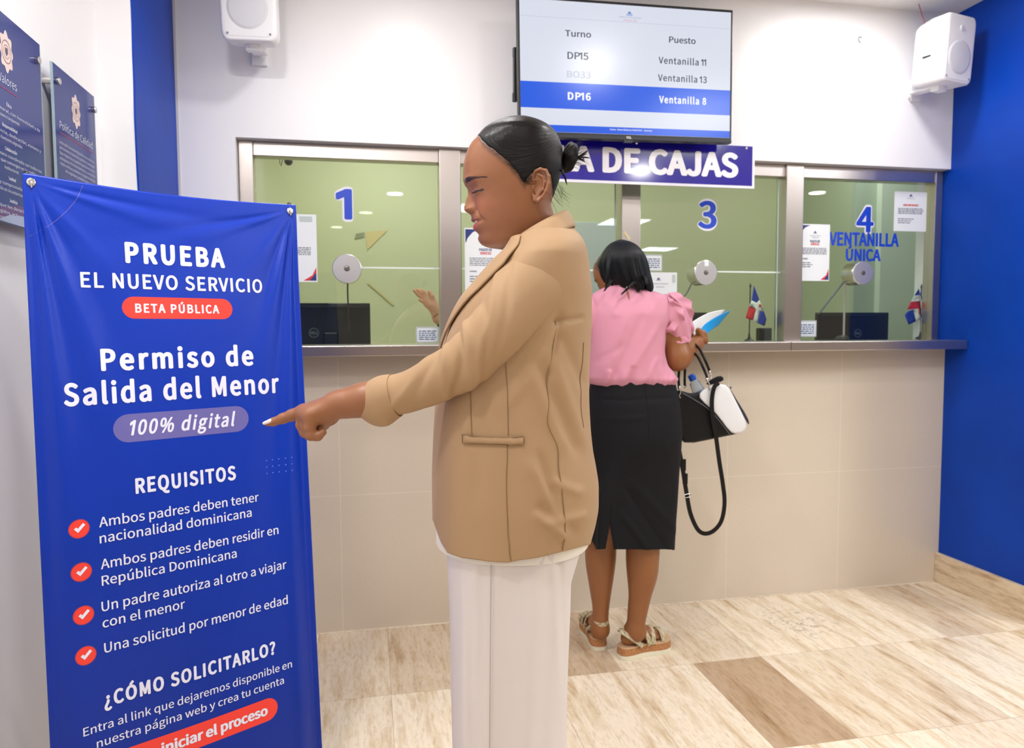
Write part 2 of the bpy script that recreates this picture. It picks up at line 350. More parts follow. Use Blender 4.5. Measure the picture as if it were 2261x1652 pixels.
# intercom discs
for k in (0, 2, 3):
    c = onY(*discs[k], GY-.045)
    lab = {0: 'round aluminium speak-through disc seen face-on above the black monitor in window 1', 2: 'aluminium speak-through disc with a white tag, between the pink blouse and the small flag',
           3: 'aluminium speak-through disc under the words on the window nearest the blue wall'}[k]
    t = thing('speaking_disc', (c[0], GY, c[2]), lab, 'intercom', 'speak-through discs in the teller windows')
    R = .062 if k == 0 else .058
    mesh('drum', *lathe((c[0], GY+.05, c[2]), (0, -1, 0), [(0, R*.85), (.004, R), (.085, R), (.09, R*.97)]), M_chrome, t, smooth=False)
    d_ = mesh('face_plate', *lathe((c[0], GY-.0405, c[2]), (0, -1, 0), [(0, R), (.004, R), (.0055, R*.96), (.0055, R*.2), (.003, R*.18)], 56), None, t, mats=[mat('spun_aluminium', (212, 212, 216), .3, .85)])
    mesh('centre_screw', *lathe((c[0], GY-.0445, c[2]), (0, -1, 0), [(0, R*.17), (.003, R*.16), (.004, R*.1)]), mat('grey_metal', (120, 116, 110), .35, .9), t)
    if k == 2:
        mesh('tag', *bevel_box((c[0]-.01, GY-.0475, c[2]+.03), (c[0]+.012, GY-.0462, c[2]+.055), .0005), M_paper, t)
    if k == 0: mesh('cable', *tube([(c[0], GY+.052, c[2]-.04), (c[0]-.002, GY+.06, c[2]-.1), (c[0], GY+.08, c[2]-.2), (c[0]+.002, 3.33, 1.32)], .0035, sm=16), M_dark, t, smooth=True)
    elif k == 2: mesh('cable', *tube([(c[0]-.02, GY+.052, c[2]-.03), (c[0]-.05, GY+.07, c[2]-.1), (c[0]-.09, GY+.12, c[2]-.15), (c[0]-.1, GY+.2, 1.3)], .003, sm=16), M_inkg, t, smooth=True)
    else: mesh('cable', *tube([(c[0]-.03, GY+.052, c[2]-.03), (c[0]-.09, GY+.09, c[2]-.13), (c[0]-.13, GY+.12, c[2]-.2)], .005, sm=16), M_inkg, t, smooth=True)

# vinyl numbers on the glass
M_vb = mat('vinyl_blue', (22, 66, 196), .35); M_vw = mat('vinyl_white', (226, 226, 238), .4)
GF = GY-.0042
def on_glass(ch, px0, py0, px1, py1, label, cat, outline=True, name='window_number', bold=.035):
    a = onY(px0, py1, GF); b = onY(px1, py0, GF)
    t = thing(name, (a[0]/2+b[0]/2, GF, a[2]), label, cat)
    cap = b[2]-a[2]
    if outline:
        V, F = text_fit(ch, a[0]-.004, b[0]+.004, a[2]-.004, cap+.008, bold=bold+.045); mesh('white_outline', *place((V, F), (0, GF, 0), (1, 0, 0), (0, 0, 1), (0, -1, 0), .0002), M_vw, t)
    V, F = text_fit(ch, a[0], b[0], a[2], cap, bold=bold)
    mesh('lettering', *place((V, F), (0, GF, 0), (1, 0, 0), (0, 0, 1), (0, -1, 0), .0006), M_vb, t)
    return t
on_glass('1', 742, 420, 777, 482, 'big blue vinyl number 1 with white outline on the first teller window', 'window number')
on_glass('3', 1541, 447, 1583, 502, 'big blue vinyl number 3 with white outline on the teller window glass', 'window number')
on_glass('4', 1890, 459, 1930, 511, 'big blue vinyl number 4 with white outline on the last teller window', 'window number')
t = on_glass('VENTANILLA', 1830, 517, 1985, 541, 'blue vinyl words VENTANILLA ÚNICA under number 4 on the window glass', 'window lettering', False, 'window_lettering', .05)
a = onY(1867, 575, GF); b = onY(1945, 552, GF)
V, F = text_fit('ÚNICA', a[0], b[0], a[2], b[2]-a[2], bold=.05); mesh('lettering', *place((V, F), (0, GF, 0), (1, 0, 0), (0, 0, 1), (0, -1, 0), .0006), M_vb, t)

# ------------------------------------------------------------------ ceiling lights (modelled luminaires; the two by the left wall are added)
M_lamp = mat('lamp_face', (255, 255, 255), .5, emit=(255, 248, 240), es=9)
M_panel = mat('panel_face', (255, 255, 255), .5, emit=(246, 250, 255), es=2.6)
def downlight(x, y, label, power=0, z=ZC, r=.085):
    t = thing('ceiling_downlight', (x, y, z), label, 'ceiling light', 'recessed downlights in the ceiling')
    mesh('ring', *lathe((x, y, z-.0005), (0, 0, -1), [(0, r+.02), (.006, r+.02), (.01, r+.005), (.003, r)]), M_wplastic, t)
    mesh('lamp_disc', *lathe((x, y, z-.011), (0, 0, -1), [(0, r), (.003, r), (.004, r*.9)]), M_lamp, t)
    if power:
        L = bpy.data.lights.new('downlight', 'AREA'); L.shape = 'DISK'; L.size = 2*r; L.energy = power*.66; L.color = (1, .985, .975)
        o = bpy.data.objects.new('downlight_glow', L); C.objects.link(o); o.location = (x, y, z-.018)
def panel(x, y, label, power, sx=.6, sy=.6, z=ZC, col=(.88, .945, 1)):
    t = thing('ceiling_panel_light', (x, y, z), label, 'ceiling light', 'square panel lights in the hall ceiling')
    mesh('frame', *bevel_box((x-sx/2-.02, y-sy/2-.02, z-.012), (x+sx/2+.02, y+sy/2+.02, z-.0005), .002), M_wplastic, t)
    mesh('diffuser', *bevel_box((x-sx/2, y-sy/2, z-.016), (x+sx/2, y+sy/2, z-.0125), .001), M_panel, t)
    L = bpy.data.lights.new('panel', 'AREA'); L.shape = 'RECTANGLE'; L.size = sx; L.size_y = sy; L.energy = power*.64; L.color = col
    o = bpy.data.objects.new('panel_glow', L); C.objects.link(o); o.location = (x, y, z-.02)
DL = [(2.2, 2.68, 15), (.2, 2.35, 15), (1.35, 1.6, 18), (-.4, 1.3, 32), (-.45, .4, 22), (.298, -1.795, 12), (-.031, -3.198, 0), (-.469, -4.6, 0), (5.01, -.935, 12), (2.6, -.6, 14), (.3, .1, 8)]  # the pair beside the left wall is added, unseen, to brighten that wall
DLN = ['close to the counter wall near the boxy loudspeaker', 'close to the counter wall above window 1', 'above the gap between the two women', 'added above the blue banner to brighten the left wall', 'added behind the banner side to brighten the white wall', 'first of the row mirrored in window 1',
       'second of the row mirrored in window 1', 'farthest and faintest mirrored in window 1', 'out past the end of the blue wall', 'mid hall behind the woman in the blazer', 'mid hall straight behind the camera spot']
for (x, y, e), nm_ in zip(DL, DLN): downlight(x, y, 'round white ceiling downlight, '+nm_, e)
PLN = ['nearest the woman in the blazer', 'deep in the hall on the white wall side', 'just beyond the end of the blue wall', 'in the middle of the hall rear', 'in the far rear corner', 'far out past the blue wall']
for (x, y, e), nm_ in zip([(2.5, .7, 40), (1.2, -2.6, 20), (4.2, 1.2, 110), (3.6, -3.4, 26), (5.46, -6.6, 30), (6.6, -1.2, 50)], PLN):
    panel(x, y, 'square white panel light '+nm_, e)
def tpanel(x, y, e, w_):
    panel(x, y, 'square white panel light above the tellers behind window '+w_, e, z=2.75, col=(1, 1, .96))
tpanel(.1, 4.1, 19, 'one'); tpanel(1.5, 4.1, 7, 'three'); tpanel(2.9, 3.9, 9, 'four')
# ------------------------------------------------------------------ TV and its mount
M_screen = mat('screen_light', (30, 31, 34), .25, emit=(232, 237, 252), es=.93)
M_scrblue = mat('screen_blue', (10, 14, 26), .22, emit=(0, 94, 240), es=.95)
M_scrink = mat('screen_ink', (14, 16, 20), .3, emit=(40, 56, 84), es=.7)
M_scrpale = mat('screen_pale', (30, 30, 32), .3, emit=(204, 210, 228), es=.9)
M_scrwhite = mat('screen_white', (30, 30, 32), .3, emit=(255, 255, 255), es=1.0)
TVY = 2.93; ang = math.radians(-.9)
a = onY(1153, -6, TVY); b = onY(1617, 33, TVY); c = onY(1617, 313, TVY)
tw = 0.955; thh = 0.56; cx, cz = b[0]-tw/2+.004, (b[2]+c[2])/2
ca, sa = math.cos(ang), math.sin(ang)
def tvp(u, v, dpt=0):       # u,v from the centre; roll by ang, tilted slightly downward
    x = u*ca - v*sa*-1; z = v*ca - u*sa*1
    tl = math.radians(1.5)
    return np.array([cx+x, TVY-dpt+z*math.sin(tl)*-1, cz+z*math.cos(tl)])
O = tvp(0, 0); U = tvp(1, 0)-O; Vv = tvp(0, 1)-O; N = np.cross(U, Vv)
def tvmap(vf, lift=0): v, f = vf; return O+v[:, :1]*U+v[:, 1:2]*Vv+(v[:, 2:3]+lift)*N, f
t = thing('television', (cx, TVY, cz-thh/2), 'flat black television hung above the counter showing the queue turns', 'television')
v, f = bevel_box((-tw/2, -thh/2, -.03), (tw/2, thh/2, 0), .004); mesh('casing', *tvmap((v, f)), M_black, t)
v, f = bevel_box((-tw/2+.08, -thh/2+.05, -.075), (tw/2-.08, thh/2-.18, -.028), .015); mesh('rear_housing', *tvmap((v, f)), M_black, t)
v, f = bevel_box((-tw/2+.002, -thh/2-.004, -.03), (tw/2-.002, -thh/2+.012, .005), .003); mesh('chin_bar', *tvmap((v, f)), M_dark, t)
sx0, sx1, sy0, sy1 = -tw/2+.01, tw/2-.01, -thh/2+.02, thh/2-.012
scr = mesh('screen', *tvmap(box((sx0, sy0, -.002), (sx1, sy1, .0008))), M_screen, t)
SH = sy1-sy0; SW = sx1-sx0
def sv(fr): return sy1-fr*SH
def su(fr): return sx0+fr*SW
mesh('band', *tvmap(box((sx0, sv(.818), .0008), (sx1, sv(.618), .0012))), M_scrblue, scr)
mesh('band', *tvmap(box((sx0, sy0+.0005, .0008), (sx1, sv(.945), .0012))), M_scrblue, scr)
mesh('band', *tvmap(box((sx0, sv(.128), .0008), (sx1, sv(.131), .0011))), M_scrpale, scr)
def stext(s, u0, u1, fr, cap, m, bold=.02, **k):
    V, F = text_fit(s, su(u0), su(u1), sv(fr), cap*SH, bold=bold, **k); mesh('lettering', *tvmap((V, F), .0016), m, scr)
stext('Turno', .205, .325, .265, .046, M_scrink); stext('Puesto', .695, .825, .265, .046, M_scrink)
stext('DP15', .215, .312, .435, .052, M_scrink); stext('Ventanilla 11', .645, .878, .432, .05, M_scrink, space=1.05)
stext('BO33', .212, .322, .575, .048, M_scrpale); stext('Ventanilla 13', .642, .882, .568, .05, M_scrink, space=1.05)
stext('DP16', .215, .322, .745, .054, M_scrwhite, .045, space=1.08); stext('Ventanilla 8', .648, .88, .74, .052, M_scrwhite, .045, space=1.08)
stext('Turnos - Desarrollado por MedioTech', .41, .565, .97, .012, M_scrwhite); stext('Guaranja', .575, .613, .97, .012, M_scrwhite)
# palace emblem: a small dome with columns
def emblem(w, nseg=10):
    P = [(w*.5*math.cos(math.pi*i/nseg), w*.42*math.sin(math.pi*i/nseg), 0) for i in range(nseg+1)]
    dome = (np.array([(x*.62, y*.9+w*.2, 0) for x, y, _ in P]), [tuple(range(nseg+1))])
    parts = [dome, (np.array([(-w*.03, w*.5, 0), (w*.03, w*.5, 0), (0, w*.78, 0)]), [(0, 1, 2)])]
    for k in range(-3, 4): x = k*w*.15; parts.append((np.array([(x-w*.045, 0, 0), (x+w*.045, 0, 0), (x+w*.045, w*.17, 0), (x-w*.045, w*.17, 0)]), [(0, 1, 2, 3)]))
    parts.append((np.array([(-w*.55, -w*.08, 0), (w*.55, -w*.08, 0), (w*.5, -w*.03, 0), (-w*.5, -w*.03, 0)]), [(0, 1, 2, 3)]))
    return join(*parts)
v, f = emblem(.026); v = v+[0.005, sv(.075), 0]; mesh('emblem', *tvmap((v, f), .0014), mat('screen_emblem', (20, 24, 32), .3, emit=(110, 150, 225), es=.9), scr)
stext('GOBIERNO DE LA REPÚBLICA DOMINICANA', .455, .56, .098, .011, mat('screen_soft', (24, 26, 30), .3, emit=(150, 165, 210), es=.9), 0)
stext('MIGRACIÓN', .477, .54, .122, .013, mat('screen_rose', (30, 24, 26), .3, emit=(226, 150, 166), es=.9), 0)
V, F = text_fit('TCL', -.012, .012, -thh/2+.002, .0085, bold=.03); mesh('maker_mark', *tvmap((V, F), .0056), M_chrome, t)
v, f = box((-.02, -thh/2-.012, -.012), (.02, -thh/2-.003, .004)); mesh('sensor', *tvmap((v, f)), M_dark, t)
t = thing('wall_mount', (onY(1140, 160, 3.0)[0], DW, onY(1140, 160, 3.0)[2]), 'black metal television bracket sticking out beside the screen above the counter', 'bracket')
x0 = onY(1133, 160, 3.0)[0]; zt = onY(1140, 107, 3.0)[2]; zb = onY(1140, 225, 3.0)[2]
mesh('rail', *bevel_box((x0, 2.985, zb), (x0+.014, 3.01, zt), .002), M_black, t)
mesh('cross_plate', *bevel_box((x0-.002, 2.99, zt-.035), (x0+.4, 3.005, zt), .002), M_black, t)
mesh('cross_plate', *bevel_box((x0-.004, 2.99, zb), (x0+.4, 3.005, zb+.035), .002), M_black, t)
mesh('screw', *cyl((x0+.02, 2.983, zt-.018), (x0+.02, 2.99, zt-.018), .006), M_chrome, t)
mesh('screw', *cyl((x0+.02, 2.983, zb+.018), (x0+.02, 2.99, zb+.018), .006), M_chrome, t)
mesh('arm', *join(bevel_box((x0+.35, 3.005, cz-.12), (x0+.41, DW-.001, cz+.12), .004), bevel_box((x0+.1, DW-.012, cz-.16), (x0+.7, DW-.0005, cz+.16), .002)), M_black, t)

# ------------------------------------------------------------------ sign under the television
SY = 3.02
a = onY(1095, 412, SY); b = onY(1667, 322, SY); z0 = onY(1667, 417, SY)[2]
t = thing('hanging_sign', ((a[0]+b[0])/2, SY, z0), 'long blue sign reading SALA DE CAJAS with white border below the television', 'sign')
zt = b[2]
mesh('backing', *bevel_box((a[0], SY, z0), (b[0], SY+.006, zt), .001), mat('sign_white', (236, 234, 248), .15, coat=1), t)
mesh('blue_field', *box((a[0]+.012, SY-.0008, z0+.012), (b[0]-.012, SY, zt-.004)), mat('sign_blue', (26, 18, 150), .12, coat=1), t)
l0 = onY(1247, 385, SY)[0]; cap = .112
V, F = text_fit('SALA DE CAJAS', onY(1140, 380, SY)[0], onY(1630, 380, SY)[0], z0+.052, .098, bold=.06, space=1.02)
mesh('lettering', *place((V, F), (0, SY, 0), (1, 0, 0), (0, 0, 1), (0, -1, 0), .0014), mat('sign_letter', (240, 238, 246), .2, coat=1), t)
for px in (1405, 1648):
    p_ = onY(px, 329, SY); mesh('stud', *lathe((p_[0], SY-.0005, zt-.013), (0, -1, 0), [(0, .006), (.003, .006), (.005, .003)]), M_chrome, t)
mesh('hook', *tube([(b[0]-.25, SY+.003, zt-.002), (b[0]-.25, SY+.02, zt+.02), (b[0]-.25, DW, zt+.03)], .002), M_inkg, t)
mesh('hook', *tube([(a[0]+.25, SY+.003, zt-.002), (a[0]+.25, SY+.02, zt+.02), (a[0]+.25, DW, zt+.03)], .002), M_inkg, t)

# ------------------------------------------------------------------ loudspeakers
def speaker(c, wd, dp, hh, yaw, tilt, label, mark):
    R_ = Matrix.Rotation(yaw, 4, 'Z') @ Matrix.Rotation(tilt, 4, 'X'); mt = np.array(Matrix.Translation(Vector(c)) @ R_)
    def X(vf): v, f = vf; return v @ mt[:3, :3].T + mt[:3, 3], f
    t = thing('wall_speaker', c, label, 'loudspeaker', 'white loudspeakers on the wall above the windows')
    # tapered rounded cabinet: rounded front, narrower back
    secs = []; ny = 9
    V = []; F = []; R = rrect(-.5, -.5, .5, .5, .12, 6); n = len(R)
    for k, (yy, sc) in enumerate([(-dp*.5, .9), (-dp*.485, .96), (-dp*.44, 1), (0, .98), (dp*.38, .82), (dp*.5, .72)]):
        for u, v_ in R: V.append((u*wd*sc, yy, v_*hh*(sc*.4+.6)))
    for k in range(5): F += [(k*n+i, k*n+(i+1) % n, (k+1)*n+(i+1) % n, (k+1)*n+i) for i in range(n)]
    F += [tuple(range(n))[::-1], tuple(range(5*n, 6*n))]
    mesh('cabinet', *X((np.array(V), F)), M_wplastic, t, smooth=False)
    mg = mat('speaker_grille', (214, 215, 222), .55)
    mesh('woofer_grille', *X(lathe((0, -dp*.5-.0003, -hh*.12), (0, -1, 0), [(0, wd*.37), (.002, wd*.37), (.004, wd*.33), (.0055, wd*.15), (.006, .001)], 40)), mg, t)
    mesh('grille_panel', *X(prism(rrect(-wd*.42, -hh*.45, wd*.42, hh*.45, .02), .0012, lambda u, v_, d: np.array([u, -dp*.5-d*1.0, v_]))), M_wplastic, t)
    mesh('tweeter', *X(lathe((0, -dp*.5-.001, hh*.3), (0, -1, 0), [(0, wd*.07), (.003, wd*.06), (.004, wd*.02)], 24)), mg, t)
    for sx_ in (-1, 1): mesh('screw', *X(cyl((sx_*wd*.38, -dp*.5-.001, -hh*.42), (sx_*wd*.38, -dp*.5-.003, -hh*.42), .004)), M_inkg, t)
    if mark: mesh('badge', *X(bevel_box((-wd*.475, -.02, -hh*.09), (-wd*.5-.002, .02, -hh*.07), .0005)), M_dark, t)
    mesh('bracket', *X(join(bevel_box((-.028, -.02, -hh*.5-.004), (.028, dp*.5+.05, -hh*.5+.008), .003), bevel_box((-.028, -.022, -hh*.5-.02), (.028, .02, -hh*.5), .004))), M_wplastic, t)
    mesh('bracket_pivot', *X(lathe((0, 0, -hh*.5+.002), (0, 0, -1), [(0, .03), (.012, .03), (.014, .024)])), M_wplastic, t)
    mesh('wall_plate', *bevel_box((c[0]-.03, DW-.012, c[2]-hh*.5-.02), (c[0]+.03, DW-.0005, c[2]-hh*.5+.08), .002), M_wplastic, t)
    mesh('stem', *tube([(c[0], DW-.008, c[2]-hh*.5+.03), tuple(X((np.array([[0, dp*.4, -hh*.5+.002]]), None))[0][0])], .012), M_wplastic, t)
    return t, X
cL = onY(556, 8, 2.97)
speaker(cL, .205, .15, .31, math.radians(-4), math.radians(6), 'white loudspeaker cropped by the top of the photo above window 1', False)
a = onY(2079, 120, 2.98)
t, X = speaker(a, .2, .18, .3, math.radians(12), math.radians(4), 'boxy white loudspeaker near the ceiling by the blue wall corner', True)
mesh('red_wire', *tube([(a[0]-.03, 3.04, a[2]+.13), (a[0]-.05, 3.05, a[2]+.2), (a[0]-.055, 3.07, ZC-.001)], .0018, sm=10), mat('wire_red', (170, 60, 60), .5), t)

# ------------------------------------------------------------------ acrylic boards on the left wall
M_acry = mat('acrylic_board', (44, 58, 124), .12, spec=.3); M_serif = mat('board_ink', (204, 208, 226), .4); M_badge = mat('badge_rose', (222, 200, 196), .4); M_acedge = mat('acrylic_edge', (150, 170, 180), .15)
XB = XL+.032
def board(y0, y1, z0, z1, label, title, paras, bz, knobs):
    t = thing('wall_board', (XB, (y0+y1)/2, z0), label, 'information board')
    mesh('panel', *box((XB-.003, y0, z0), (XB+.003, y1, z1)), M_acry, t)
    mesh('clear_edge', *join(box((XB-.0032, y1, z0), (XB+.0032, y1+.003, z1)), box((XB-.0032, y0-.003, z0), (XB+.0032, y0, z1))), M_acedge, t)
    Wd = y1-y0
    pl = lambda vf, l=.0006: place(vf, (XB+.003, y1, z0), (0, -1, 0), (0, 0, 1), (1, 0, 0), l)   # u from far edge toward the camera -> mirrored, so use y
    pl = lambda vf, l=.0006: place(vf, (XB+.003, y0, z0), (0, 1, 0), (0, 0, 1), (1, 0, 0), l)
    Hh = z1-z0
    # rosette badge
    bx, by = Wd*.5, Hh*bz; P = []
    for i in range(48):
        a_ = 2*math.pi*i/48; rr = .031*(1+.12*math.cos(8*a_))*(1.0+.25*abs(math.sin(a_)))
        P.append((bx+rr*math.cos(a_)*.9, by+rr*math.sin(a_)*1.15, 0))
    bd = mesh('badge', *pl((np.array(P), [tuple(range(48))])), M_badge, t)
    ring = lambda r0, r1: (np.array([(bx+r*math.cos(2*math.pi*i/40), by+r*1.2*math.sin(2*math.pi*i/40), 0) for r in (r0, r1) for i in range(40)]), [(i, (i+1) % 40, 40+(i+1) % 40, 40+i) for i in range(40)])
    mesh('ring', *pl(join(ring(.021, .0225), ring(.0125, .0135)), .001), mat('badge_dark', (120, 92, 92), .5), bd)
    mesh('shield', *pl((np.array([(bx-.006, by+.009, 0), (bx+.006, by+.009, 0), (bx+.006, by-.002, 0), (bx, by-.01, 0), (bx-.006, by-.002, 0)]), [(0, 1, 2, 3, 4)]), .0011), mat('badge_shield', (80, 74, 92), .5), bd)
    tw_ = len(title)*.0125
    mesh('lettering', *pl(text_fit(title, bx-tw_/2, bx+tw_/2, by-.078, .02)), M_serif, t)
    mesh('underline', *pl(box((bx-tw_/2, by-.091, 0), (bx+tw_/2, by-.0895, .0003))), mat('board_red', (190, 50, 90), .4), t)
    y = by-.12
    for kind, txt in paras:
        if kind == 'h':
            y -= .008; w_ = len(txt)*.0048; mesh('lettering', *pl(text_fit(txt, bx-w_/2, bx+w_/2, y, .0075, bold=.03)), M_serif, t); y -= .0155
        else:
            last = kind == 'e'; x1 = Wd-.02 if not last else .02+len(txt)*.0050
            off_ = 0 if not last else (Wd-.04-(x1-.02))/2
            mesh('lettering', *pl(text_fit(txt, .02+off_, x1+off_, y, .0072)), M_serif, t); y -= .0145
    for ky, kz in knobs:
        Y_ = y0+ky*Wd; Z_ = z0+kz*Hh
        mesh('standoff', *join(lathe((XL+.0005, Y_, Z_), (1, 0, 0), [(0, .009), (XB-XL-.003, .009)], 24), lathe((XB+.0032, Y_, Z_), (1, 0, 0), [(0, .0095), (.009, .0095), (.0105, .008)], 28)), M_chrome, t)
    return t, pl
v1 = [('h', 'Ética'), ('p', 'Apegados a la moral, con honestidad y de'), ('e', 'manera transparente.'), ('h', 'Responsabilidad'), ('p', 'Con perseverancia, dedicación, esmero y'), ('e', 'las funciones asignadas.'), ('h', 'Colaboración'),
      ('p', 'Trabajar de manera coordinada con todos los'), ('p', 'entes del Estado que convergen en las políticas de'), ('e', 'institucional.'), ('h', 'Lealtad'), ('p', 'Identificados y comprometidos con nuestra'), ('e', 'institución en circunstancias adversas.'), ('h', 'Justicia'),
      ('p', 'Garantizar que los derechos humanos'), ('p', 'estén protegidos, actuando con apego'), ('e', 'a las normas legales establecidas.')]
yA = onX(84, 105, XB)[1]; zA1 = onX(84, 105, XB)[2]+.008; zA0 = 1.575
t, pl = board(yA-.36, yA, zA0, zA1, 'blue acrylic board titled Valores fixed on the white wall', 'Valores', v1, .825, [(.93, .9), (.93, .1)])
mesh('lower_wave', *pl((np.array([(0, 0.002, 0), (.36, .002, 0), (.36, .03, 0), (.3, .052, 0), (.2, .05, 0), (.1, .03, 0), (0, .06, 0)]), [tuple(range(7))]), .0004), mat('board_plum', (84, 44, 110), .15), t)
mesh('lower_swoosh', *pl((np.array([(0.1, 0.002, 0), (.36, .002, 0), (.36, .018, 0), (.26, .03, 0), (.16, .022, 0)]), [tuple(range(5))]), .0007), mat('board_grey', (150, 162, 190), .15), t)
yB0 = onX(113, 136, XB)[1]; yB1 = onX(205, 226, XB)[1]; zB1 = onX(113, 136, XB)[2]
v2 = [('p', 'La Dirección General de Migración es una institución'), ('p', 'gubernamental comprometida a gestionar el control de los'), ('p', 'flujos migratorios y la gestión de permanencia de los'), ('p', 'extranjeros en el territorio dominicano, a través de la'),
      ('p', 'mejora continua y mediante el cumplimiento de los'), ('e', 'de la seguridad y soberanía nacional.')]
board(yB0, yB1, 1.6, zB1, 'smaller blue acrylic board titled Política de Calidad nearest the pilaster', 'Política de Calidad', v2, .80, [(.06, .9), (.95, .9), (.95, .1), (.06, .1)])

# ------------------------------------------------------------------ paper notices on the teller glass
def notice(px0, py0, px1, py1, label, style, Y=None, name='paper_notice'):
    Y = GF-.0012 if Y is None else Y
    a = onY(px0, py1, Y); b = onY(px1, py0, Y); W_ = b[0]-a[0]; H_ = b[2]-a[2]
    t = thing(name, (a[0]+W_/2, Y, a[2]), label, 'notice')
    pl = lambda vf, l=.0005: place(vf, (a[0], Y, a[2]), (1, 0, 0), (0, 0, 1), (0, -1, 0), l)
    mesh('sheet', *pl(box((0, 0, -.0006), (W_, H_, 0)), 0), M_paper, t)
    def L(s, u0, u1, v, cap, m, **k): mesh('lettering', *pl(text_fit(s, u0*W_, u1*W_, v*H_, cap, **k), .0008), m, t)
    if style in ('pagos', 'corner'):
        k = W_*.16
        arc = [(W_*(.0)+k*0, 0)] 
        cs = [(W_*.02, H_*.98), (W_*.34, H_*.98)] + [(W_*(.02+.32*math.cos(math.radians(90*i/8))*1.0)*1.0, H_*.98-H_*.2*math.sin(math.radians(90*i/8))) for i in range(1, 9)]
        if style == 'pagos':
            mesh('corner_shape', *pl((np.array([(u, v, 0) for u, v in [(W_*.02, H_*.78), (W_*.08, H_*.86), (W_*.2, H_*.94), (W_*.36, H_*.98), (W_*.02, H_*.98)]][::-1]), [(0, 1, 2, 3, 4)])), M_navy, t)
        mesh('corner_shape', *pl((np.array([(W_*.98, H_*.02, 0), (W_*.98, H_*.22, 0), (W_*.9, H_*.1, 0), (W_*.72, H_*.02, 0)]), [(0, 1, 2, 3)]), .0005), M_red, t)
        mesh('corner_shape', *pl((np.array([(W_*.98, H_*.02, 0), (W_*.98, H_*.14, 0), (W_*.84, H_*.02, 0)]), [(0, 1, 2)]), .0008), M_navy, t)
    if style == 'pagos':
        v, f = emblem(W_*.1); mesh('emblem', *pl((v+[W_*.52, H_*.84, 0], f)), M_navy, t)
        L('GOBIERNO DE LA REPÚBLICA', .35, .7, .79, .0045, M_inkg); L('MIGRACIÓN', .42, .63, .755, .006, M_inkg)
        L('PAGOS DE', .36, .68, .68, .011, M_navy, bold=.04); L('SERVICIOS', .38, .66, .63, .011, M_red, bold=.04)
        mesh('print', *pl(grey_lines(.12*W_, .9*W_, [H_*y for y in (.57, .545, .52, .495, .47)], .004, 3)), M_inkg, t)
        L('HORARIO:', .12, .3, .38, .006, M_ink, bold=.03)
        mesh('print', *pl(grey_lines(.12*W_, .5*W_, [H_*y for y in (.31, .275, .24)], .005, 5, False)), M_inkg, t)
    elif style == 'corner':
        L('GENERAL', .3, .6, .86, .009, M_inkg); L('DE', .2, .34, .67, .012, M_navy, bold=.04)
        mesh('print', *pl(grey_lines(.08*W_, .88*W_, [H_*y for y in (.5, .475, .45, .425, .4)], .004, 8)), M_inkg, t)
        mesh('stamp', *pl(box((W_*.66, H_*.89, 0), (W_*.92, H_*.97, .0003))), mat('stamp_grey', (190, 200, 200), .6), t)
    elif style == 'aviso':
        v, f = emblem(W_*.1); mesh('emblem', *pl((v+[W_*.5, H_*.88, 0], f)), M_navy, t)
        L('MINISTERIO', .38, .62, .82, .004, M_inkg); L('AVISO IMPORTANTE', .27, .74, .64, .0085, M_red, bold=.06)
        mesh('print', *pl(grey_lines(.12*W_, .9*W_, [H_*y for y in (.56, .52, .48, .44)], .0045, 9)), M_inkg, t)
        mesh('print', *pl(grey_lines(.12*W_, .8*W_, [H_*y for y in (.3, .25, .2)], .0045, 11, False)), M_inkg, t)
    elif style == 'small':
        mesh('border', *pl(join(box((.02*W_, .03*H_, 0), (.98*W_, .05*H_, .0002)), box((.02*W_, .95*H_, 0), (.98*W_, .97*H_, .0002)), box((.02*W_, .03*H_, 0), (.035*W_, .97*H_, .0002)), box((.965*W_, .03*H_, 0), (.98*W_, .97*H_, .0002)))), M_inkg, t)
        mesh('print', *pl(grey_lines(.12*W_, .88*W_, [H_*y for y in (.7, .57, .44, .31, .18)], H_*.07, 13)), mat('ink_blue', (96, 116, 150), .6), t)
    elif style == 'letterhead':
        v, f = emblem(W_*.12); mesh('emblem', *pl((v+[W_*.42, H_*.66, 0], f)), M_navy, t)
        L('REPÚBLICA DOMINICANA', .25, .72, .48, .005, M_inkg); L('MIGRACIÓN', .35, .6, .34, .005, M_inkg)
        mesh('stamp', *pl(box((W_*.84, H_*.55, 0), (W_*.95, H_*.9, .0003))), mat('stamp_grey', (190, 200, 200), .6), t)
    return t
notice(590, 474, 698, 622, 'white notice with red and navy lower corner on window 1', 'corner')
notice(1027, 505, 1114, 660, 'PAGOS DE SERVICIOS notice partly behind the woman in the tan blazer', 'pagos')
notice(1762, 496, 1833, 620, 'PAGOS DE SERVICIOS notice taped beside the number 4', 'pagos')
notice(1973, 425, 2047, 510, 'white AVISO IMPORTANTE notice in the upper corner of the last window', 'aviso')
notice(919, 722, 969, 757, 'small framed notice at the foot of window 1 by the pillar', 'small', name='small_notice')
notice(1419, 563, 1462, 598, 'small framed notice above the letterhead sheet on window 3', 'small', name='small_notice')
notice(1761, 708, 1803, 744, 'small framed notice at the bottom corner of window 4', 'small', name='small_notice')
notice(1424, 602, 1495, 652, 'white letterhead sheet on the glass behind the woman in pink', 'letterhead')

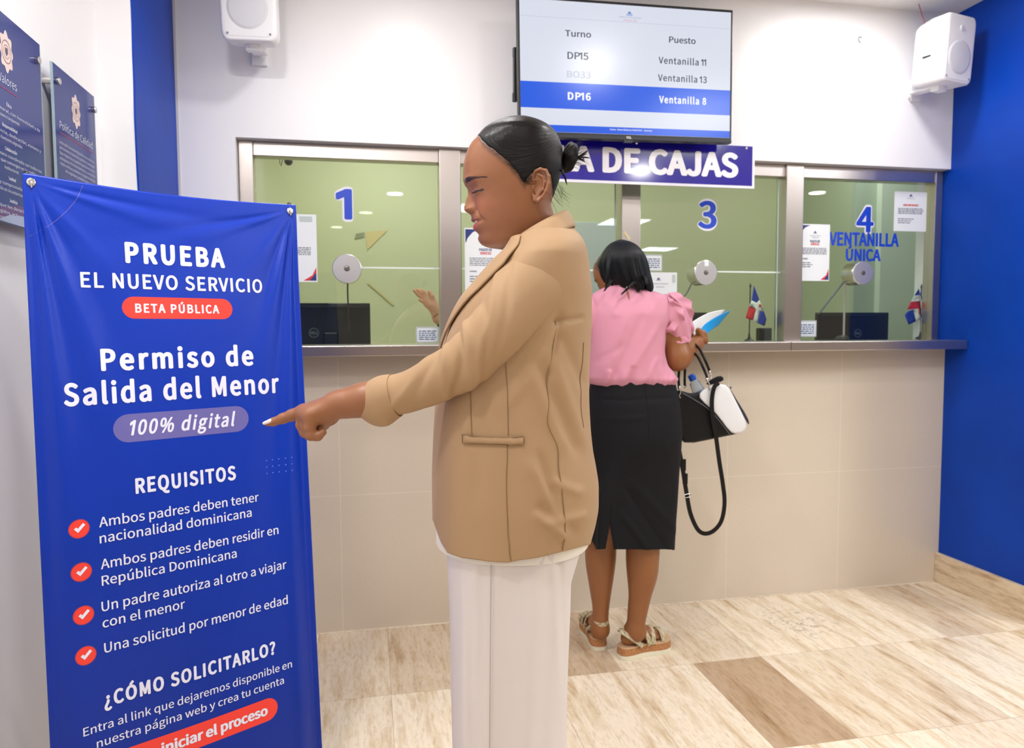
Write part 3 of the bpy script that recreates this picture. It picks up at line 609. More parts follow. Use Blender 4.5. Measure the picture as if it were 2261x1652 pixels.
# ------------------------------------------------------------------ things inside the teller room
def monitor(px0, py0, px1, Y, label, logo, lean=0.0, zb=1.13):
    a = onY(px0, py0, Y); b = onY(px1, py0, Y); W_ = b[0]-a[0]; z1 = a[2]; z0 = z1-W_*.6
    t = thing('computer_monitor', ((a[0]+b[0])/2, Y, DESK), label, 'monitor')
    mesh('back_shell', *bevel_box((a[0], Y, z0), (b[0], Y+.03, z1), .006), M_black, t)
    mesh('back_rib', *bevel_box((a[0]+.01, Y-.006, z1-.022), (b[0]-.01, Y, z1-.012), .002), M_dark, t)
    mesh('screen', *box((a[0]+.012, Y+.03, z0+.015), (b[0]-.012, Y+.032, z1-.012)), M_black, t)
    cx_ = (a[0]+b[0])/2
    mesh('stand', *join(bevel_box((cx_-.03, Y-.03, DESK+.006), (cx_+.03, Y-.005, z0+W_*.22), .004), bevel_box((cx_-.1, Y-.09, DESK+.0005), (cx_+.1, Y+.09, DESK+.01), .004)), M_black, t)
    if logo:
        lx = logo; c_ = onY(*logo, Y-.001); r = .023
        pl = lambda vf, l=.0015: place(vf, (c_[0], Y, c_[2]), (1, 0, 0), (0, 0, 1), (0, -1, 0), l)
        ring = (np.array([(r_*math.cos(2*math.pi*i/40), r_*math.sin(2*math.pi*i/40), 0) for r_ in (r, r*.88) for i in range(40)]), [(i, (i+1) % 40, 40+(i+1) % 40, 40+i) for i in range(40)])
        mesh('maker_mark', *pl(join(ring, text_fit('DELL', -r*.7, r*.7, -r*.25, r*.5, bold=.05))), M_inkg, t)
DESK = 1.02
struct_d = thing('teller_desk', (1.2, 3.62, 0), 'long pale desk running behind the glass on the teller side', 'desk')
mesh('desktop', *bevel_box((PX+.05, 3.36, DESK-.03), (XR-.05, 3.78, DESK), .004), mat('desk_laminate', (206, 206, 190), .4), struct_d)
for xx in (-.6, .9, 2.75): mesh('leg', *bevel_box((xx, 3.42, 0), (xx+.04, 3.74, DESK-.0305), .003), M_inkg, struct_d)
monitor(640, 669, 817, 3.55, 'black monitor seen from behind through window 1', (693, 735))
monitor(1500, 690, 1562, 3.66, 'black monitor half hidden behind the pink sleeve', None)
monitor(1806, 690, 1963, 3.62, 'black monitor seen from behind through the last window', (1894, 736))
def flag(px, pyt, pyb, Y, label, panels):
    a = onY(px, pyb, Y); b = onY(px+3, pyt, Y)
    zf = 1.2575 if Y < 3.34 else DESK
    t = thing('desk_flag', (a[0], Y, a[2]), label, 'flag')
    H_ = b[2]-a[2]
    mesh('base', *lathe((a[0], Y, a[2]), (0, 0, 1), [(0, .026), (.006, .024), (.012, .012), (.02, .006), (.04, .004)], 24), M_black, t)
    mesh('pole', *cyl((a[0], Y, a[2]+.03), (b[0], Y, b[2]-.02), .0028), M_black, t)
    mesh('finial', *lathe((b[0], Y, b[2]-.022), (0, 0, 1), [(0, .003), (.005, .006), (.022, .0008)], 12), M_black, t)
    panels(t, a, b, Y)
def sag(U, V, O, du, dv, amp=.006):     # wavy cloth patch: grid in u,v in [0,1]
    P = []; n = 10
    for i in range(n+1):
        for j in range(n+1):
            u, v = i/n, j/n; p_ = O+du*(U[0]+(U[1]-U[0])*u)+dv*(V[0]+(V[1]-V[0])*v)
            w_ = (U[0]+(U[1]-U[0])*u); P.append(p_+np.array([0, amp*math.sin(w_*9+v*2)*w_, 0]))
    return np.array(P), [(i*(n+1)+j, (i+1)*(n+1)+j, (i+1)*(n+1)+j+1, i*(n+1)+j+1) for i in range(n) for j in range(n)]
def flag3(t, a, b, Y):      # draped: four quarters split by a white cross
    Pt = lambda x, y: onY(x, y, Y-.004)
    tl, tr_, bl, br_ = Pt(1661, 632), Pt(1692, 690), Pt(1648, 703), Pt(1690, 720)
    tl, tr_, br_, bl = Pt(1663, 632), Pt(1692, 700), Pt(1688, 719), Pt(1647, 704)
    def quad(u0, u1, v0, v1, m, l):
        P = []; n = 8
        for i in range(n+1):
            for j in range(n+1):
                u = u0+(u1-u0)*i/n; v = v0+(v1-v0)*j/n
                P.append((tl*(1-u)+tr_*u)*(1-v)+(bl*(1-u)+br_*u)*v+np.array([0, .006*math.sin(u*7+v*3)*u-l, 0]))
        mesh('cloth', P, [(i*(n+1)+j, (i+1)*(n+1)+j, (i+1)*(n+1)+j+1, i*(n+1)+j+1) for i in range(n) for j in range(n)], m, t, smooth=True)
    quad(0, 1, 0, 1, M_flagwhite, 0)
    quad(.04, .42, .04, .42, M_flagblue, .0006); quad(.6, .99, .04, .42, M_flagred, .0006)
    quad(0.01, .42, .58, .98, M_flagred, .0006); quad(.6, .99, .58, .98, M_flagblue, .0006)
flag(1654, 625, 754, 3.29, 'small Dominican flag on the counter in window 3', lambda t, a, b, Y: None)
flag(2032, 627, 748, 3.29, 'small Dominican flag with crumpled cloth in the last window', lambda t, a, b, Y: None)
tf = [o for o in C.objects if o.name.startswith('desk_flag') and o.parent is None]
def patch(name, pts, m, t, Y, l=0, amp=.004):
    P = np.array([onY(x, y, Y) for x, y in pts]); c_ = P.mean(0); n = len(P)
    ring = np.array([c_*(1-s)+p_*s for s in (.33, .66, 1) for p_ in P]); V = np.concatenate([[c_], ring])
    V[:, 1] += amp*np.sin(V[:, 0]*160+V[:, 2]*60)-l
    F = [(0, 1+i, 1+(i+1) % n) for i in range(n)]+[(1+k*n+i, 1+(k+1)*n+i, 1+(k+1)*n+(i+1) % n, 1+k*n+(i+1) % n) for k in range(2) for i in range(n)]
    o = mesh(name, V, F, m, t, smooth=True)
    md = o.modifiers.new('s', 'SOLIDIFY'); md.thickness = .0008; return o
Yf = 3.285
c5 = lambda x, y: (1300+x*.2542, 380+y*.2542)
for nm, pts, m in [('cloth', [(1430, 985), (1478, 1110), (1460, 1135), (1412, 1115)], M_flagblue), ('cloth', [(1412, 1115), (1460, 1135), (1478, 1110), (1520, 1215), (1490, 1205), (1462, 1310), (1425, 1290), (1455, 1180), (1395, 1165)], M_flagwhite),
                   ('cloth', [(1395, 1160), (1455, 1183), (1427, 1290), (1366, 1268)], M_flagred), ('cloth', [(1490, 1200), (1522, 1215), (1542, 1280), (1528, 1338), (1464, 1312)], M_flagblue)]:
    patch(nm, [c5(*p_) for p_ in pts], m, tf[0], Yf)
patch('crest', [c5(1475, 1150), c5(1492, 1152), c5(1494, 1172), c5(1478, 1174)], M_flagred, tf[0], Yf, .002)
c6 = lambda x, y: (1680+x*.2664, 360+y*.2664)
for nm, pts, m in [('cloth', [(1305, 1040), (1315, 1100), (1268, 1100)], M_flagblue), ('cloth', [(1268, 1100), (1318, 1095), (1325, 1145), (1240, 1150)], M_flagwhite), ('cloth', [(1240, 1150), (1320, 1145), (1335, 1290), (1300, 1210), (1217, 1215)], M_flagred),
                   ('cloth', [(1217, 1215), (1300, 1207), (1330, 1290), (1280, 1310), (1255, 1215)], M_flagwhite), ('cloth', [(1210, 1235), (1257, 1215), (1282, 1312), (1222, 1340), (1192, 1260)], M_flagblue),
                   ('cloth', [(1310, 1060), (1340, 1120), (1332, 1140), (1318, 1100)], M_flagblue), ('cloth', [(1316, 1100), (1336, 1140), (1345, 1190), (1322, 1230)], M_flagwhite), ('cloth', [(1342, 1170), (1368, 1200), (1378, 1290), (1338, 1298), (1328, 1225)], M_flagred)]:
    patch(nm, [c6(*p_) for p_ in pts], m, tf[1], Yf)
# dome camera, small phone-like terminals, pale panel, tape marks
p_ = onY(637, 357, 3.5); t = thing('dome_camera', (p_[0], 3.5, p_[2]), 'little black camera on a wire at the top of window 1', 'camera')
mesh('body', *lathe((p_[0], 3.5, p_[2]+.012), (0, 0, -1), [(0, .012), (.006, .019), (.016, .019), (.026, .012), (.029, .004)], 24), M_black, t, smooth=True)
mesh('cable', *tube([(p_[0], 3.5, p_[2]+.012), (p_[0]-.02, 3.5, p_[2]+.03), (p_[0]-.04, 3.5, p_[2]+.02), (p_[0]-.04, 3.5, 2.75)], .0018, sm=14), M_dark, t)
a = onY(1182, 690, 4.93); b = onY(1357, 492, 4.93); tag(mesh('white_board', *bevel_box((a[0]-.3, 4.93, a[2]), (b[0], 4.9495, b[2]), .004), mat('board_pale', (206, 214, 216), .3)), 'large pale board on the green wall of the teller room behind window 2', 'board')
for (x0, y0, x1, y1, lab) in [(1677, 724, 1685, 754, 'black handset standing in window 3 beside the flag'), (1687, 724, 1705, 754, 'dark grey card terminal in window 3 nearest the pillar')]:
    a = onY(x0, y1, 3.45); b = onY(x1, y0, 3.45)
    tag(mesh('card_terminal', *bevel_box((a[0], 3.45, DESK+.0005), (b[0], 3.49, b[2]), .006), M_black if x0 < 1680 else mat('terminal_grey', (70, 76, 84), .4)), lab, 'terminal')
a = onY(1848, 751, 3.295); tag(mesh('computer_mouse', *lathe((a[0]+.03, 3.295, 1.2575), (0, 0, 1), [(0, .034), (.008, .035), (.018, .028), (.024, .01)], 24), M_black, smooth=True), 'black rounded device on the ledge before the last monitor', 'mouse')
p0 = onY(1886, 590, 3.3); tag(mesh('slim_pole', *cyl((p0[0], 3.37, DESK), (p0[0], 3.37, p0[2]), .005), mat('pole_pale', (214, 206, 206), .3)), 'slim pale upright pole standing behind the last disc', 'pole')
a = onY(808, 551, 4.94); 
P = [onY(x, y, 4.945) for x, y in [(807, 512), (856, 508), (811, 552)]]
o = mesh('paper_pennant', np.array(P+[p_-np.array([0, .002, 0]) for p_ in P]), [(0, 1, 2), (5, 4, 3), (0, 3, 4, 1), (1, 4, 5, 2), (2, 5, 3, 0)], mat('pennant_tan', (226, 206, 150), .6)); tag(o, 'tan paper triangle stuck to the green wall behind window 1', 'paper')
P = [onY(x, y, 4.945) for x, y in [(811, 625), (814, 624), (871, 672), (867, 674)]]
o = mesh('wooden_strip', np.array(P+[p_-np.array([0, .004, 0]) for p_ in P]), [(0, 1, 2, 3), (7, 6, 5, 4), (0, 4, 5, 1), (1, 5, 6, 2), (2, 6, 7, 3), (3, 7, 4, 0)], mat('strip_tan', (222, 208, 160), .6)); tag(o, 'thin slanted pale strip on the green wall behind window 1', 'strip')
P = [onY(x, y, 4.945) for x, y in [(786, 516), (805, 513), (804, 524), (783, 528)]]
o = mesh('wall_sticker', np.array(P+[p_-np.array([0, .002, 0]) for p_ in P]), [(0, 1, 2, 3), (7, 6, 5, 4), (0, 4, 5, 1), (1, 5, 6, 2), (2, 6, 7, 3), (3, 7, 4, 0)], mat('sticker_grey', (150, 156, 128), .6)); tag(o, 'small grey sticker beside the tan paper triangle', 'sticker')

p_ = onY(1898, 88, DW-.002); mk = tube([p_+np.array([.012, 0, .014]), p_+np.array([.0, -.003, .012]), p_+np.array([-.008, -.004, .008]), p_+np.array([-.006, -.004, -.006]), p_+np.array([.0, -.003, -.012]), p_+np.array([.009, 0, -.008])], .0014, 8, sm=24)
tag(mesh('wall_mark', *mk, M_inkg, smooth=True), 'tiny grey pencil-like squiggle on the bare white wall beside the boxy loudspeaker', 'hook')  # faint pencil-like mark on the wall, modelled as a thin tube
v, f = bevel_box((-.006, -.0006, -.022), (.006, .0004, .022), .0003); A_ = math.radians(38); Rm = np.array([[math.cos(A_), 0, -math.sin(A_)], [0, 1, 0], [math.sin(A_), 0, math.cos(A_)]]); p_ = onY(1384, 520, GY-.046)
tag(mesh('tape_piece', v @ Rm.T+p_, f, mat('tape_yellow', (226, 206, 160), .5)), 'slanted scrap of yellowed tape on the steel pillar above the woman in pink', 'tape')
# ------------------------------------------------------------------ implicit modelling: smooth unions meshed with surface nets
def smin(a, b, k):
    h = np.maximum(k-np.abs(a-b), 0)/k; return np.minimum(a, b)-h*h*k*.25
class Blob:
    def __init__(s): s.p = []
    def cone(s, a, b, r1, r2, k=.006): s.p.append(('c', np.array(a, float), np.array(b, float), r1, r2, k)); return s
    def chain(s, pts, rs, k=.006):
        for i in range(len(pts)-1): s.cone(pts[i], pts[i+1], rs[i], rs[i+1], k)
        return s
    def ell(s, c, r, R=None, k=.006, sub=False): s.p.append(('s' if sub else 'e', np.array(c, float), np.array(r, float), np.eye(3) if R is None else np.array(R, float), 0, k)); return s
    def bounds(s):
        lo = np.full(3, 1e9); hi = -lo
        for p in s.p:
            if p[0] == 'c':
                r = max(p[3], p[4]); lo = np.minimum(lo, np.minimum(p[1], p[2])-r); hi = np.maximum(hi, np.maximum(p[1], p[2])+r)
            elif p[0] == 'e': r = max(p[2]); lo = np.minimum(lo, p[1]-r); hi = np.maximum(hi, p[1]+r)
        return lo, hi
    def mesh(s, h):
        lo, hi = s.bounds(); lo = lo-3*h; n = np.ceil((hi-lo)/h).astype(int)+4
        ax = [lo[i]+np.arange(n[i])*h for i in range(3)]
        D = np.full(n, 1.0, dtype=np.float32)
        for p in s.p:
            k = p[5]; m = k+3*h
            if p[0] == 'c': r = max(p[3], p[4]); a, b = np.minimum(p[1], p[2])-r-m, np.maximum(p[1], p[2])+r+m
            else: r = max(p[2]); a, b = p[1]-r-m, p[1]+r+m
            i0 = np.clip(np.floor((a-lo)/h).astype(int), 0, n); i1 = np.clip(np.ceil((b-lo)/h).astype(int)+1, 0, n)
            sl = tuple(slice(i0[i], i1[i]) for i in range(3))
            X, Y, Z = np.meshgrid(*[ax[i][sl[i]] for i in range(3)], indexing='ij'); P = np.stack([X, Y, Z], -1)
            if p[0] == 'c':
                ba = p[2]-p[1]; L = ba@ba+1e-12; t = np.clip(((P-p[1])@ba)/L, 0, 1)
                d = np.linalg.norm(P-(p[1]+t[..., None]*ba), axis=-1)-(p[3]+(p[4]-p[3])*t)
            else:
                q = (P-p[1])@p[3].T; k0 = np.linalg.norm(q/p[2], axis=-1); k1 = np.linalg.norm(q/p[2]**2, axis=-1)+1e-9; d = k0*(k0-1)/k1
            D[sl] = -smin(-D[sl], d, k) if p[0] == 's' else smin(D[sl], d, k)
        return surfnets(D, lo, h)
def surfnets(D, lo, h):
    S = D < 0; n = np.array(D.shape)
    c = [S[i:n[0]-1+i, j:n[1]-1+j, k:n[2]-1+k] for i in (0, 1) for j in (0, 1) for k in (0, 1)]
    A = np.zeros(n-1, int)
    for q in c: A = A+q
    act = np.argwhere((A > 0) & (A < 8)); idx = -np.ones(n-1, int); idx[tuple(act.T)] = np.arange(len(act))
    acc = np.zeros((len(act), 3)); cnt = np.zeros(len(act))
    off = [(i, j, k) for i in (0, 1) for j in (0, 1) for k in (0, 1)]
    for a in off:
        for ax in range(3):
            if a[ax]: continue
            b = list(a); b[ax] = 1
            d1 = D[tuple((act+a).T)]; d2 = D[tuple((act+b).T)]; m = (d1 < 0) != (d2 < 0)
            t = np.where(m, d1/(d1-d2+1e-20), 0); pt = np.tile(np.array(a, float), (len(act), 1)); pt[:, ax] = t
            acc[m] += pt[m]; cnt[m] += 1
    V = lo+(act+acc/np.maximum(cnt, 1)[:, None])*h; F = []
    for ax in range(3):
        o = np.eye(3, dtype=int)[ax]; u, v = [np.eye(3, dtype=int)[(ax+i) % 3] for i in (1, 2)]
        sh = n-o; a = S[:sh[0], :sh[1], :sh[2]]; b = S[o[0]:, o[1]:, o[2]:]
        e = np.argwhere(a != b); e = e[np.all(e-u-v >= 0, axis=1) & np.all(e < n-1, axis=1)]
        if not len(e): continue
        fl = S[tuple(e.T)]
        q = np.stack([idx[tuple((e-u-v).T)], idx[tuple((e-v).T)], idx[tuple(e.T)], idx[tuple((e-u).T)]], 1)
        q = q[(q >= 0).all(1)] if not (q >= 0).all() else q
        fl = fl[:len(q)]
        q[~fl] = q[~fl][:, ::-1]; F.append(q)
    return V, [tuple(r) for r in np.concatenate(F)]
def ip(x, P): P = sorted(P); return np.interp(x, [p[0] for p in P], [p[1] for p in P])
def sip(x, P):        # smooth (monotone-ish) interpolation through control points
    P = np.array(sorted(P), float); X, Y = P[:, 0], P[:, 1]; d = np.diff(Y)/np.diff(X); m = np.zeros(len(X)); m[1:-1] = np.where(d[1:]*d[:-1] > 0, 2*d[1:]*d[:-1]/(d[1:]+d[:-1]+1e-12), 0); m[0], m[-1] = d[0], d[-1]
    x = np.clip(np.asarray(x, float), X[0], X[-1]); i = np.clip(np.searchsorted(X, x)-1, 0, len(X)-2); h = X[i+1]-X[i]; t = (x-X[i])/h
    return (2*t**3-3*t**2+1)*Y[i]+(t**3-2*t**2+t)*h*m[i]+(-2*t**3+3*t**2)*Y[i+1]+(t**3-t**2)*h*m[i+1]
def sstep(x): x = np.clip(x, 0, 1); return x*x*(3-2*x)
def gridF(nr, nc, wrap=True, flip=False):
    F = [(r*nc+c, r*nc+(c+1) % nc, (r+1)*nc+(c+1) % nc, (r+1)*nc+c) for r in range(nr-1) for c in range(nc if wrap else nc-1)]
    return [f[::-1] for f in F] if flip else F
def setcol(o, col, name='Col'):
    a = o.data.color_attributes.new(name, 'FLOAT_COLOR', 'POINT'); a.data.foreach_set('color', np.c_[col, np.ones(len(col))].astype(np.float32).ravel())
def setuv(o, uv, name='UVMap'):
    l = o.data.uv_layers.new(name=name); li = np.zeros(len(o.data.loops), int); o.data.loops.foreach_get('vertex_index', li); l.data.foreach_set('uv', uv[li].astype(np.float32).ravel())

def skin_mat(name, rough=.42):
    m = mat(name, (150, 100, 70), rough, sss=.05); q = NT(m)
    ca = q.n('ShaderNodeVertexColor', layer_name='Col').outputs[0]
    nb = q.noise(q.obj(), 60, 5, .6); q.link(q.mix(q.math('MULTIPLY', q.math('SUBTRACT', nb, .35), .35), ca, rgbl((120, 62, 44))), q.b.inputs['Base Color'])
    q.bump(q.noise(q.obj(), 900, 3, .6), .12, .0006); return m
def hair_mat(name, col=(14, 11, 12), rough=.3):
    m = mat(name, col, rough, spec=.2); q = NT(m)
    uv = q.n('ShaderNodeTexCoord').outputs['UV']; s = q.sep(uv)
    st = q.noise(q.comb(q.math('MULTIPLY', s[0], 90), q.math('MULTIPLY', s[1], 2.2), 0), 1, 5, .7)
    q.link(q.ramp(st, [(.35, (6, 5, 6)), (.62, col), (.8, tuple(min(255, c*3+12) for c in col))]), q.b.inputs['Base Color'])
    q.bump(st, .9, .0016); return m
def cloth_mat(name, col, rough=.75, weave=900, sheen=.06, bs=.12):
    m = mat(name, col, rough, sheen=sheen, spec=.3); q = NT(m); p = q.sep(q.obj())
    a = q.n('ShaderNodeTexNoise', ins={'Vector': q.obj(), 'Scale': weave, 'Detail': 2}).outputs[0]
    wv = q.math('ADD', q.math('SINE', q.math('MULTIPLY', q.math('ADD', p[0], p[2]), 5200)), a); q.bump(wv, bs, .0003); return m
M_skin1 = skin_mat('skin_one'); M_skin2 = skin_mat('skin_two'); M_hair1 = hair_mat('hair_dark', (16, 11, 13), .3); M_hair2 = hair_mat('hair_black', (14, 16, 22), .33)
SK1 = lin((146, 95, 62)); SK2 = lin((142, 90, 50)); LIP = lin((168, 74, 72)); LIPU = lin((128, 68, 58)); TOOTH = lin((238, 228, 222))

# ------------------------------------------------------------------ a head as stacked sections (units: profile pixels, scaled by s)
FP = [(268, 1145), (270, 1122), (275, 1103), (283, 1086), (295, 1069), (310, 1056), (326, 1041), (347, 1031), (372, 1025.5), (398, 1024.5), (410, 1028), (421, 1034.5), (430, 1035), (441, 1031.5), (450, 1029), (458, 1026.5), (463, 1026.5), (468, 1030), (472, 1037), (476, 1041), (481, 1042), (486, 1041.5), (490, 1045.5), (494, 1048.5), (498, 1045.5), (503, 1045.5), (508, 1049), (513, 1055), (518, 1058), (525, 1057), (531, 1059), (536, 1062), (540, 1067), (543, 1075), (544.5, 1086), (546, 1102), (548, 1124), (552, 1136), (560, 1141), (620, 1143)]
F0 = [(268, 1145), (270, 1122), (275, 1103), (283, 1086), (295, 1069), (310, 1056), (326, 1041), (347, 1031), (372, 1026), (398, 1027), (410, 1031), (421, 1037), (430, 1041), (441, 1043), (458, 1046), (472, 1047), (486, 1049), (499, 1051), (518, 1055.5), (531, 1059), (536, 1062), (540, 1067), (543, 1075), (544.5, 1086), (546, 1102), (548, 1124), (552, 1136), (560, 1141), (620, 1143)]
BK = [(268, 1147), (270, 1168), (275, 1186), (283, 1205), (295, 1221), (310, 1231), (340, 1240), (370, 1240), (400, 1232), (430, 1221), (452, 1216), (468, 1220), (482, 1226), (520, 1238), (620, 1250)]
HW = [(268, 2), (270, 26), (275, 42), (283, 57), (295, 71), (310, 80), (340, 87), (380, 88), (420, 85), (450, 81), (470, 77.5), (490, 73), (505, 68), (520, 62), (532, 57), (540, 53), (546, 51), (560, 55), (620, 62)]
CX = [(268, 1146), (300, 1146), (400, 1152), (450, 1152), (500, 1142), (530, 1140), (544, 1150), (552, 1190), (620, 1196)]
PF = [(268, 2), (330, 2.35), (400, 2.4), (450, 2.25), (490, 2.05), (520, 1.85), (544, 1.8), (552, 2), (620, 2)]
HAIRL = [(1040, 240), (1050, 300), (1057, 318), (1063, 335), (1075, 350), (1092, 362), (1108, 378), (1122, 391), (1133, 404), (1141, 416), (1149, 424), (1157, 414), (1166, 404), (1176, 398), (1190, 395), (1199, 402), (1208, 407), (1216, 436), (1226, 452), (1270, 456)]
def head_grid(NC=300):
    T = np.unique(np.concatenate([268+14*np.linspace(0, 1, 16)**2, np.arange(282, 395, 2.0), np.arange(395, 536, 1.0), np.arange(536, 556, .5), np.arange(556, 621, 4.0)]))
    th = np.concatenate([np.linspace(-.5, .5, NC*2//3, endpoint=False), np.linspace(.5, 1.5, NC//3, endpoint=False)])*math.pi
    TT, TH = np.meshgrid(T, th, indexing='ij')
    f0 = sip(TT, F0); f = sip(TT, FP); b = sip(TT, BK); h = sip(TT, HW); c = sip(TT, CX); c = np.clip(c, f0+2, b-2); p = sip(TT, PF)
    cs, sn = np.cos(TH), np.sin(TH); front = cs > 0
    W = h*np.sign(sn)*np.abs(sn)**(2/np.where(front, p, 2.0))
    X = np.where(front, c-(c-f0)*np.abs(cs)**(2/p), c+(b-c)*np.abs(cs))
    g = lambda t0, w0, st, sw: np.exp(-((TT-t0)/st)**2-((np.abs(W)-w0)/sw)**2)
    # nose, philtrum, lips: the difference between the full profile and the plain one, narrow across
    sig = ip(TT, [(395, 12), (420, 8), (440, 9.5), (455, 12), (466, 14), (472, 15), (480, 24), (500, 25), (512, 20), (620, 20)])
    dx = (f-f0)*np.exp(-(W/sig)**2*np.where((TT > 478) & (TT < 514), .8, 1.0))
    dx += -10.5*g(464, 17, 6.2, 6.5) + 5.5*g(471.5, 9, 2.6, 4.5) + 3.0*g(465, 27, 7, 4) - 1.5*g(457, 18, 7, 6)             # wings of the nose, nostrils
    dx += 5.5*g(424, 36, 9, 15) - 4.6*g(430, 42, 7.5, 13) - 2.4*g(404, 34, 5, 20) + 2.2*g(433.5, 42, 1.4, 15)   # sockets, lids, brow ridge, lash groove
    dx += -3.2*g(462, 52, 15, 17) + 2.8*np.exp(-((np.abs(W)-(27+.55*(TT-466)))/4.5)**2)*sstep((TT-462)/8)*sstep((496-TT)/10) + 2.6*g(490, 33, 4, 5) - 2.6*g(480, 46, 11, 9)   # cheek, smile fold, mouth corner
    ml = 490.5 - .012*np.abs(W)**1.6*.5                                                   # line of the mouth, lifting at the corners
    dx += 3.0*np.exp(-((TT-ml-1.2)/1.6)**2)*sstep((31-np.abs(W))/5)
    dx += -1.2*g(528, 0, 8, 22)
    X = X+np.where(front, dx*sstep(np.maximum(cs, 0)*4), 0)
    col = np.zeros(X.shape+(3,))
    aw = np.abs(W)
    top = ml-(9.5*sstep((29-aw)/20)+.5); bot = ml+3.5*sstep((22-aw)/6)+(14.5*np.sqrt(np.clip(1-(aw/27)**2, 0, 1)))
    up = (TT < ml) & (TT > top) & (aw < 29) & front; lo = (TT >= ml+3.6*sstep((23-aw)/8)) & (TT < bot) & (aw < 27) & front; te = (TT >= ml) & (TT < ml+3.6*sstep((23-aw)/8)) & (aw < 22) & front
    return TT, X, W, TH, (up, lo, te), front
HG = head_grid()
def head_parts(s, skin, lips=True, seed=0):
    TT, X, W, TH, (up, lo, te), front = HG
    Tx = ip(X, HAIRL)+3*np.array([mnoise.noise(Vector((x*.09, w*.09, seed))) for x, w in zip(X.ravel(), W.ravel())]).reshape(X.shape)
    sd = sstep((Tx-TT)/11.0)
    cx, ct = 1146.0, 400.0
    nx, nt_, nw = X-cx, np.minimum(TT-ct, 40), W*1.1; L = np.sqrt(nx**2+nt_**2+nw**2)+1e-6
    def off(a): return np.stack([(X+nx/L*a-1150)*s, (W+nw/L*a)*s, -(TT+nt_/L*a-430)*s], -1)
    sk = off(-3.0*sstep((sd-.38)/.5)).reshape(-1, 3); hr = off(-1.1+2.6*sd)
    col = np.tile(np.array(skin), (X.size, 1)).reshape(X.shape+(3,)); 
    warm = np.exp(-((TT-462)/18)**2-((np.abs(W)-48)/20)**2)[..., None]*np.where(front, 1, 0)[..., None]
    col = col*(1-.28*warm)+np.array(lin((176, 92, 74)))*.28*warm
    near_h = (sstep((Tx+15-TT)/15)*(.62+.12*np.array([mnoise.noise(Vector((x*.5, t*.06, w*.3))) for x, t, w in zip(X.ravel(), TT.ravel(), W.ravel())]).reshape(X.shape)))[..., None]; near_h = np.clip(near_h, 0, .75); col = col*(1-near_h)+np.array(lin((38, 24, 20)))*near_h
    eye = np.exp(-((TT-429)/9)**2-((np.abs(W)-42)/17)**2)[..., None]; col = col*(1-.3*eye)+np.array(lin((120, 72, 50)))*.3*eye
    if lips: col[up] = LIPU; col[lo] = LIP; col[te] = TOOTH
    brow = (np.abs(TT-(409-.00*X)+3.2*np.cos((np.abs(W)-40)/26)*1.0-.0) < 4.6*sstep((np.abs(W)-10)/10)*(.35+.65*sstep((66-np.abs(W))/30))*(np.abs(W) < 72)) & front
    col[brow] = np.array(lin((52, 32, 24)))
    lash = (np.abs(TT-(432.2+.0045*(np.abs(W)-42)**2*-1)) < 1.5) & (np.abs(np.abs(W)-43) < 17) & front; col[lash] = np.array(lin((20, 12, 10)))
    uv = np.stack([np.arctan2(TT-348, 1262-X)/math.pi+W*.004, np.hypot(TT-348, 1262-X)/120], -1).reshape(-1, 2)
    return sk, col.reshape(-1, 3), hr.reshape(-1, 3), uv, sd.reshape(-1), HG[0].shape
def cap_top(nr, nc): return [tuple(range(nc))[::-1]]
def ear_blob(s, side, w0):
    B = Blob(); ww = lambda x: side*(w0+(x-1168)*.30*s)
    q = lambda x, t, e=0: ((x-1150)*s, ww(x)+side*e*s, -(t-430)*s)
    hx = [(1169, 421), (1166, 407), (1171, 397), (1182, 393.5), (1193, 397), (1199, 409), (1198.5, 424), (1193, 439), (1185, 451), (1177, 458.5), (1170, 456), (1167.5, 446)]
    B.ell(q(1181, 422, -5), (14*s, 2.6*s, 27*s), k=.003)
    for a, b in zip(hx[:-1], hx[1:]): B.cone(q(*a), q(*b), 3.1*s, 3.1*s, .0022)
    B.ell(q(1176, 452, -1.5), (7*s, 3.2*s, 8*s), k=.003)
    ah = [(1177, 404), (1187, 409), (1190.5, 421), (1187, 435), (1178, 445)]
    for a, b in zip(ah[:-1], ah[1:]): B.cone(q(*a, -1.8), q(*b, -1.8), 2.5*s, 2.3*s, .0024)
    B.ell(q(1168.5, 430, -1), (4*s, 3*s, 5.5*s), k=.003)
    B.ell(q(1176, 429, 1), (6*s, 4.5*s, 9*s), k=.003, sub=True)
    return B.mesh(.0009)
def xform(V, R, t): return np.asarray(V) @ np.asarray(R).T + np.asarray(t)
def build_person_mesh(parent, pieces, m, name='body'):     # pieces: (V,F,col)
    V, F = join(*[(v, f) for v, f, c in pieces]); o = mesh(name, V, F, m, parent, smooth=True)
    setcol(o, np.concatenate([np.tile(np.array(c), (len(v), 1)) if np.ndim(c) == 1 else c for v, f, c in pieces])); return o

# ================================================================== the woman in the tan blazer
D1 = 1.38; S1 = D1/FPX
g0 = dep(1140, 1300, D1); W1 = thing('person', (g0[0], g0[1], 0), 'woman in a tan blazer and white trousers smiling down and pointing at the banner', 'person')
hy = math.radians(5)      # head turned slightly towards the camera
ex = RGT*math.cos(hy)+FWD*math.sin(hy)*1; ew = FWD*math.cos(hy)-RGT*math.sin(hy)
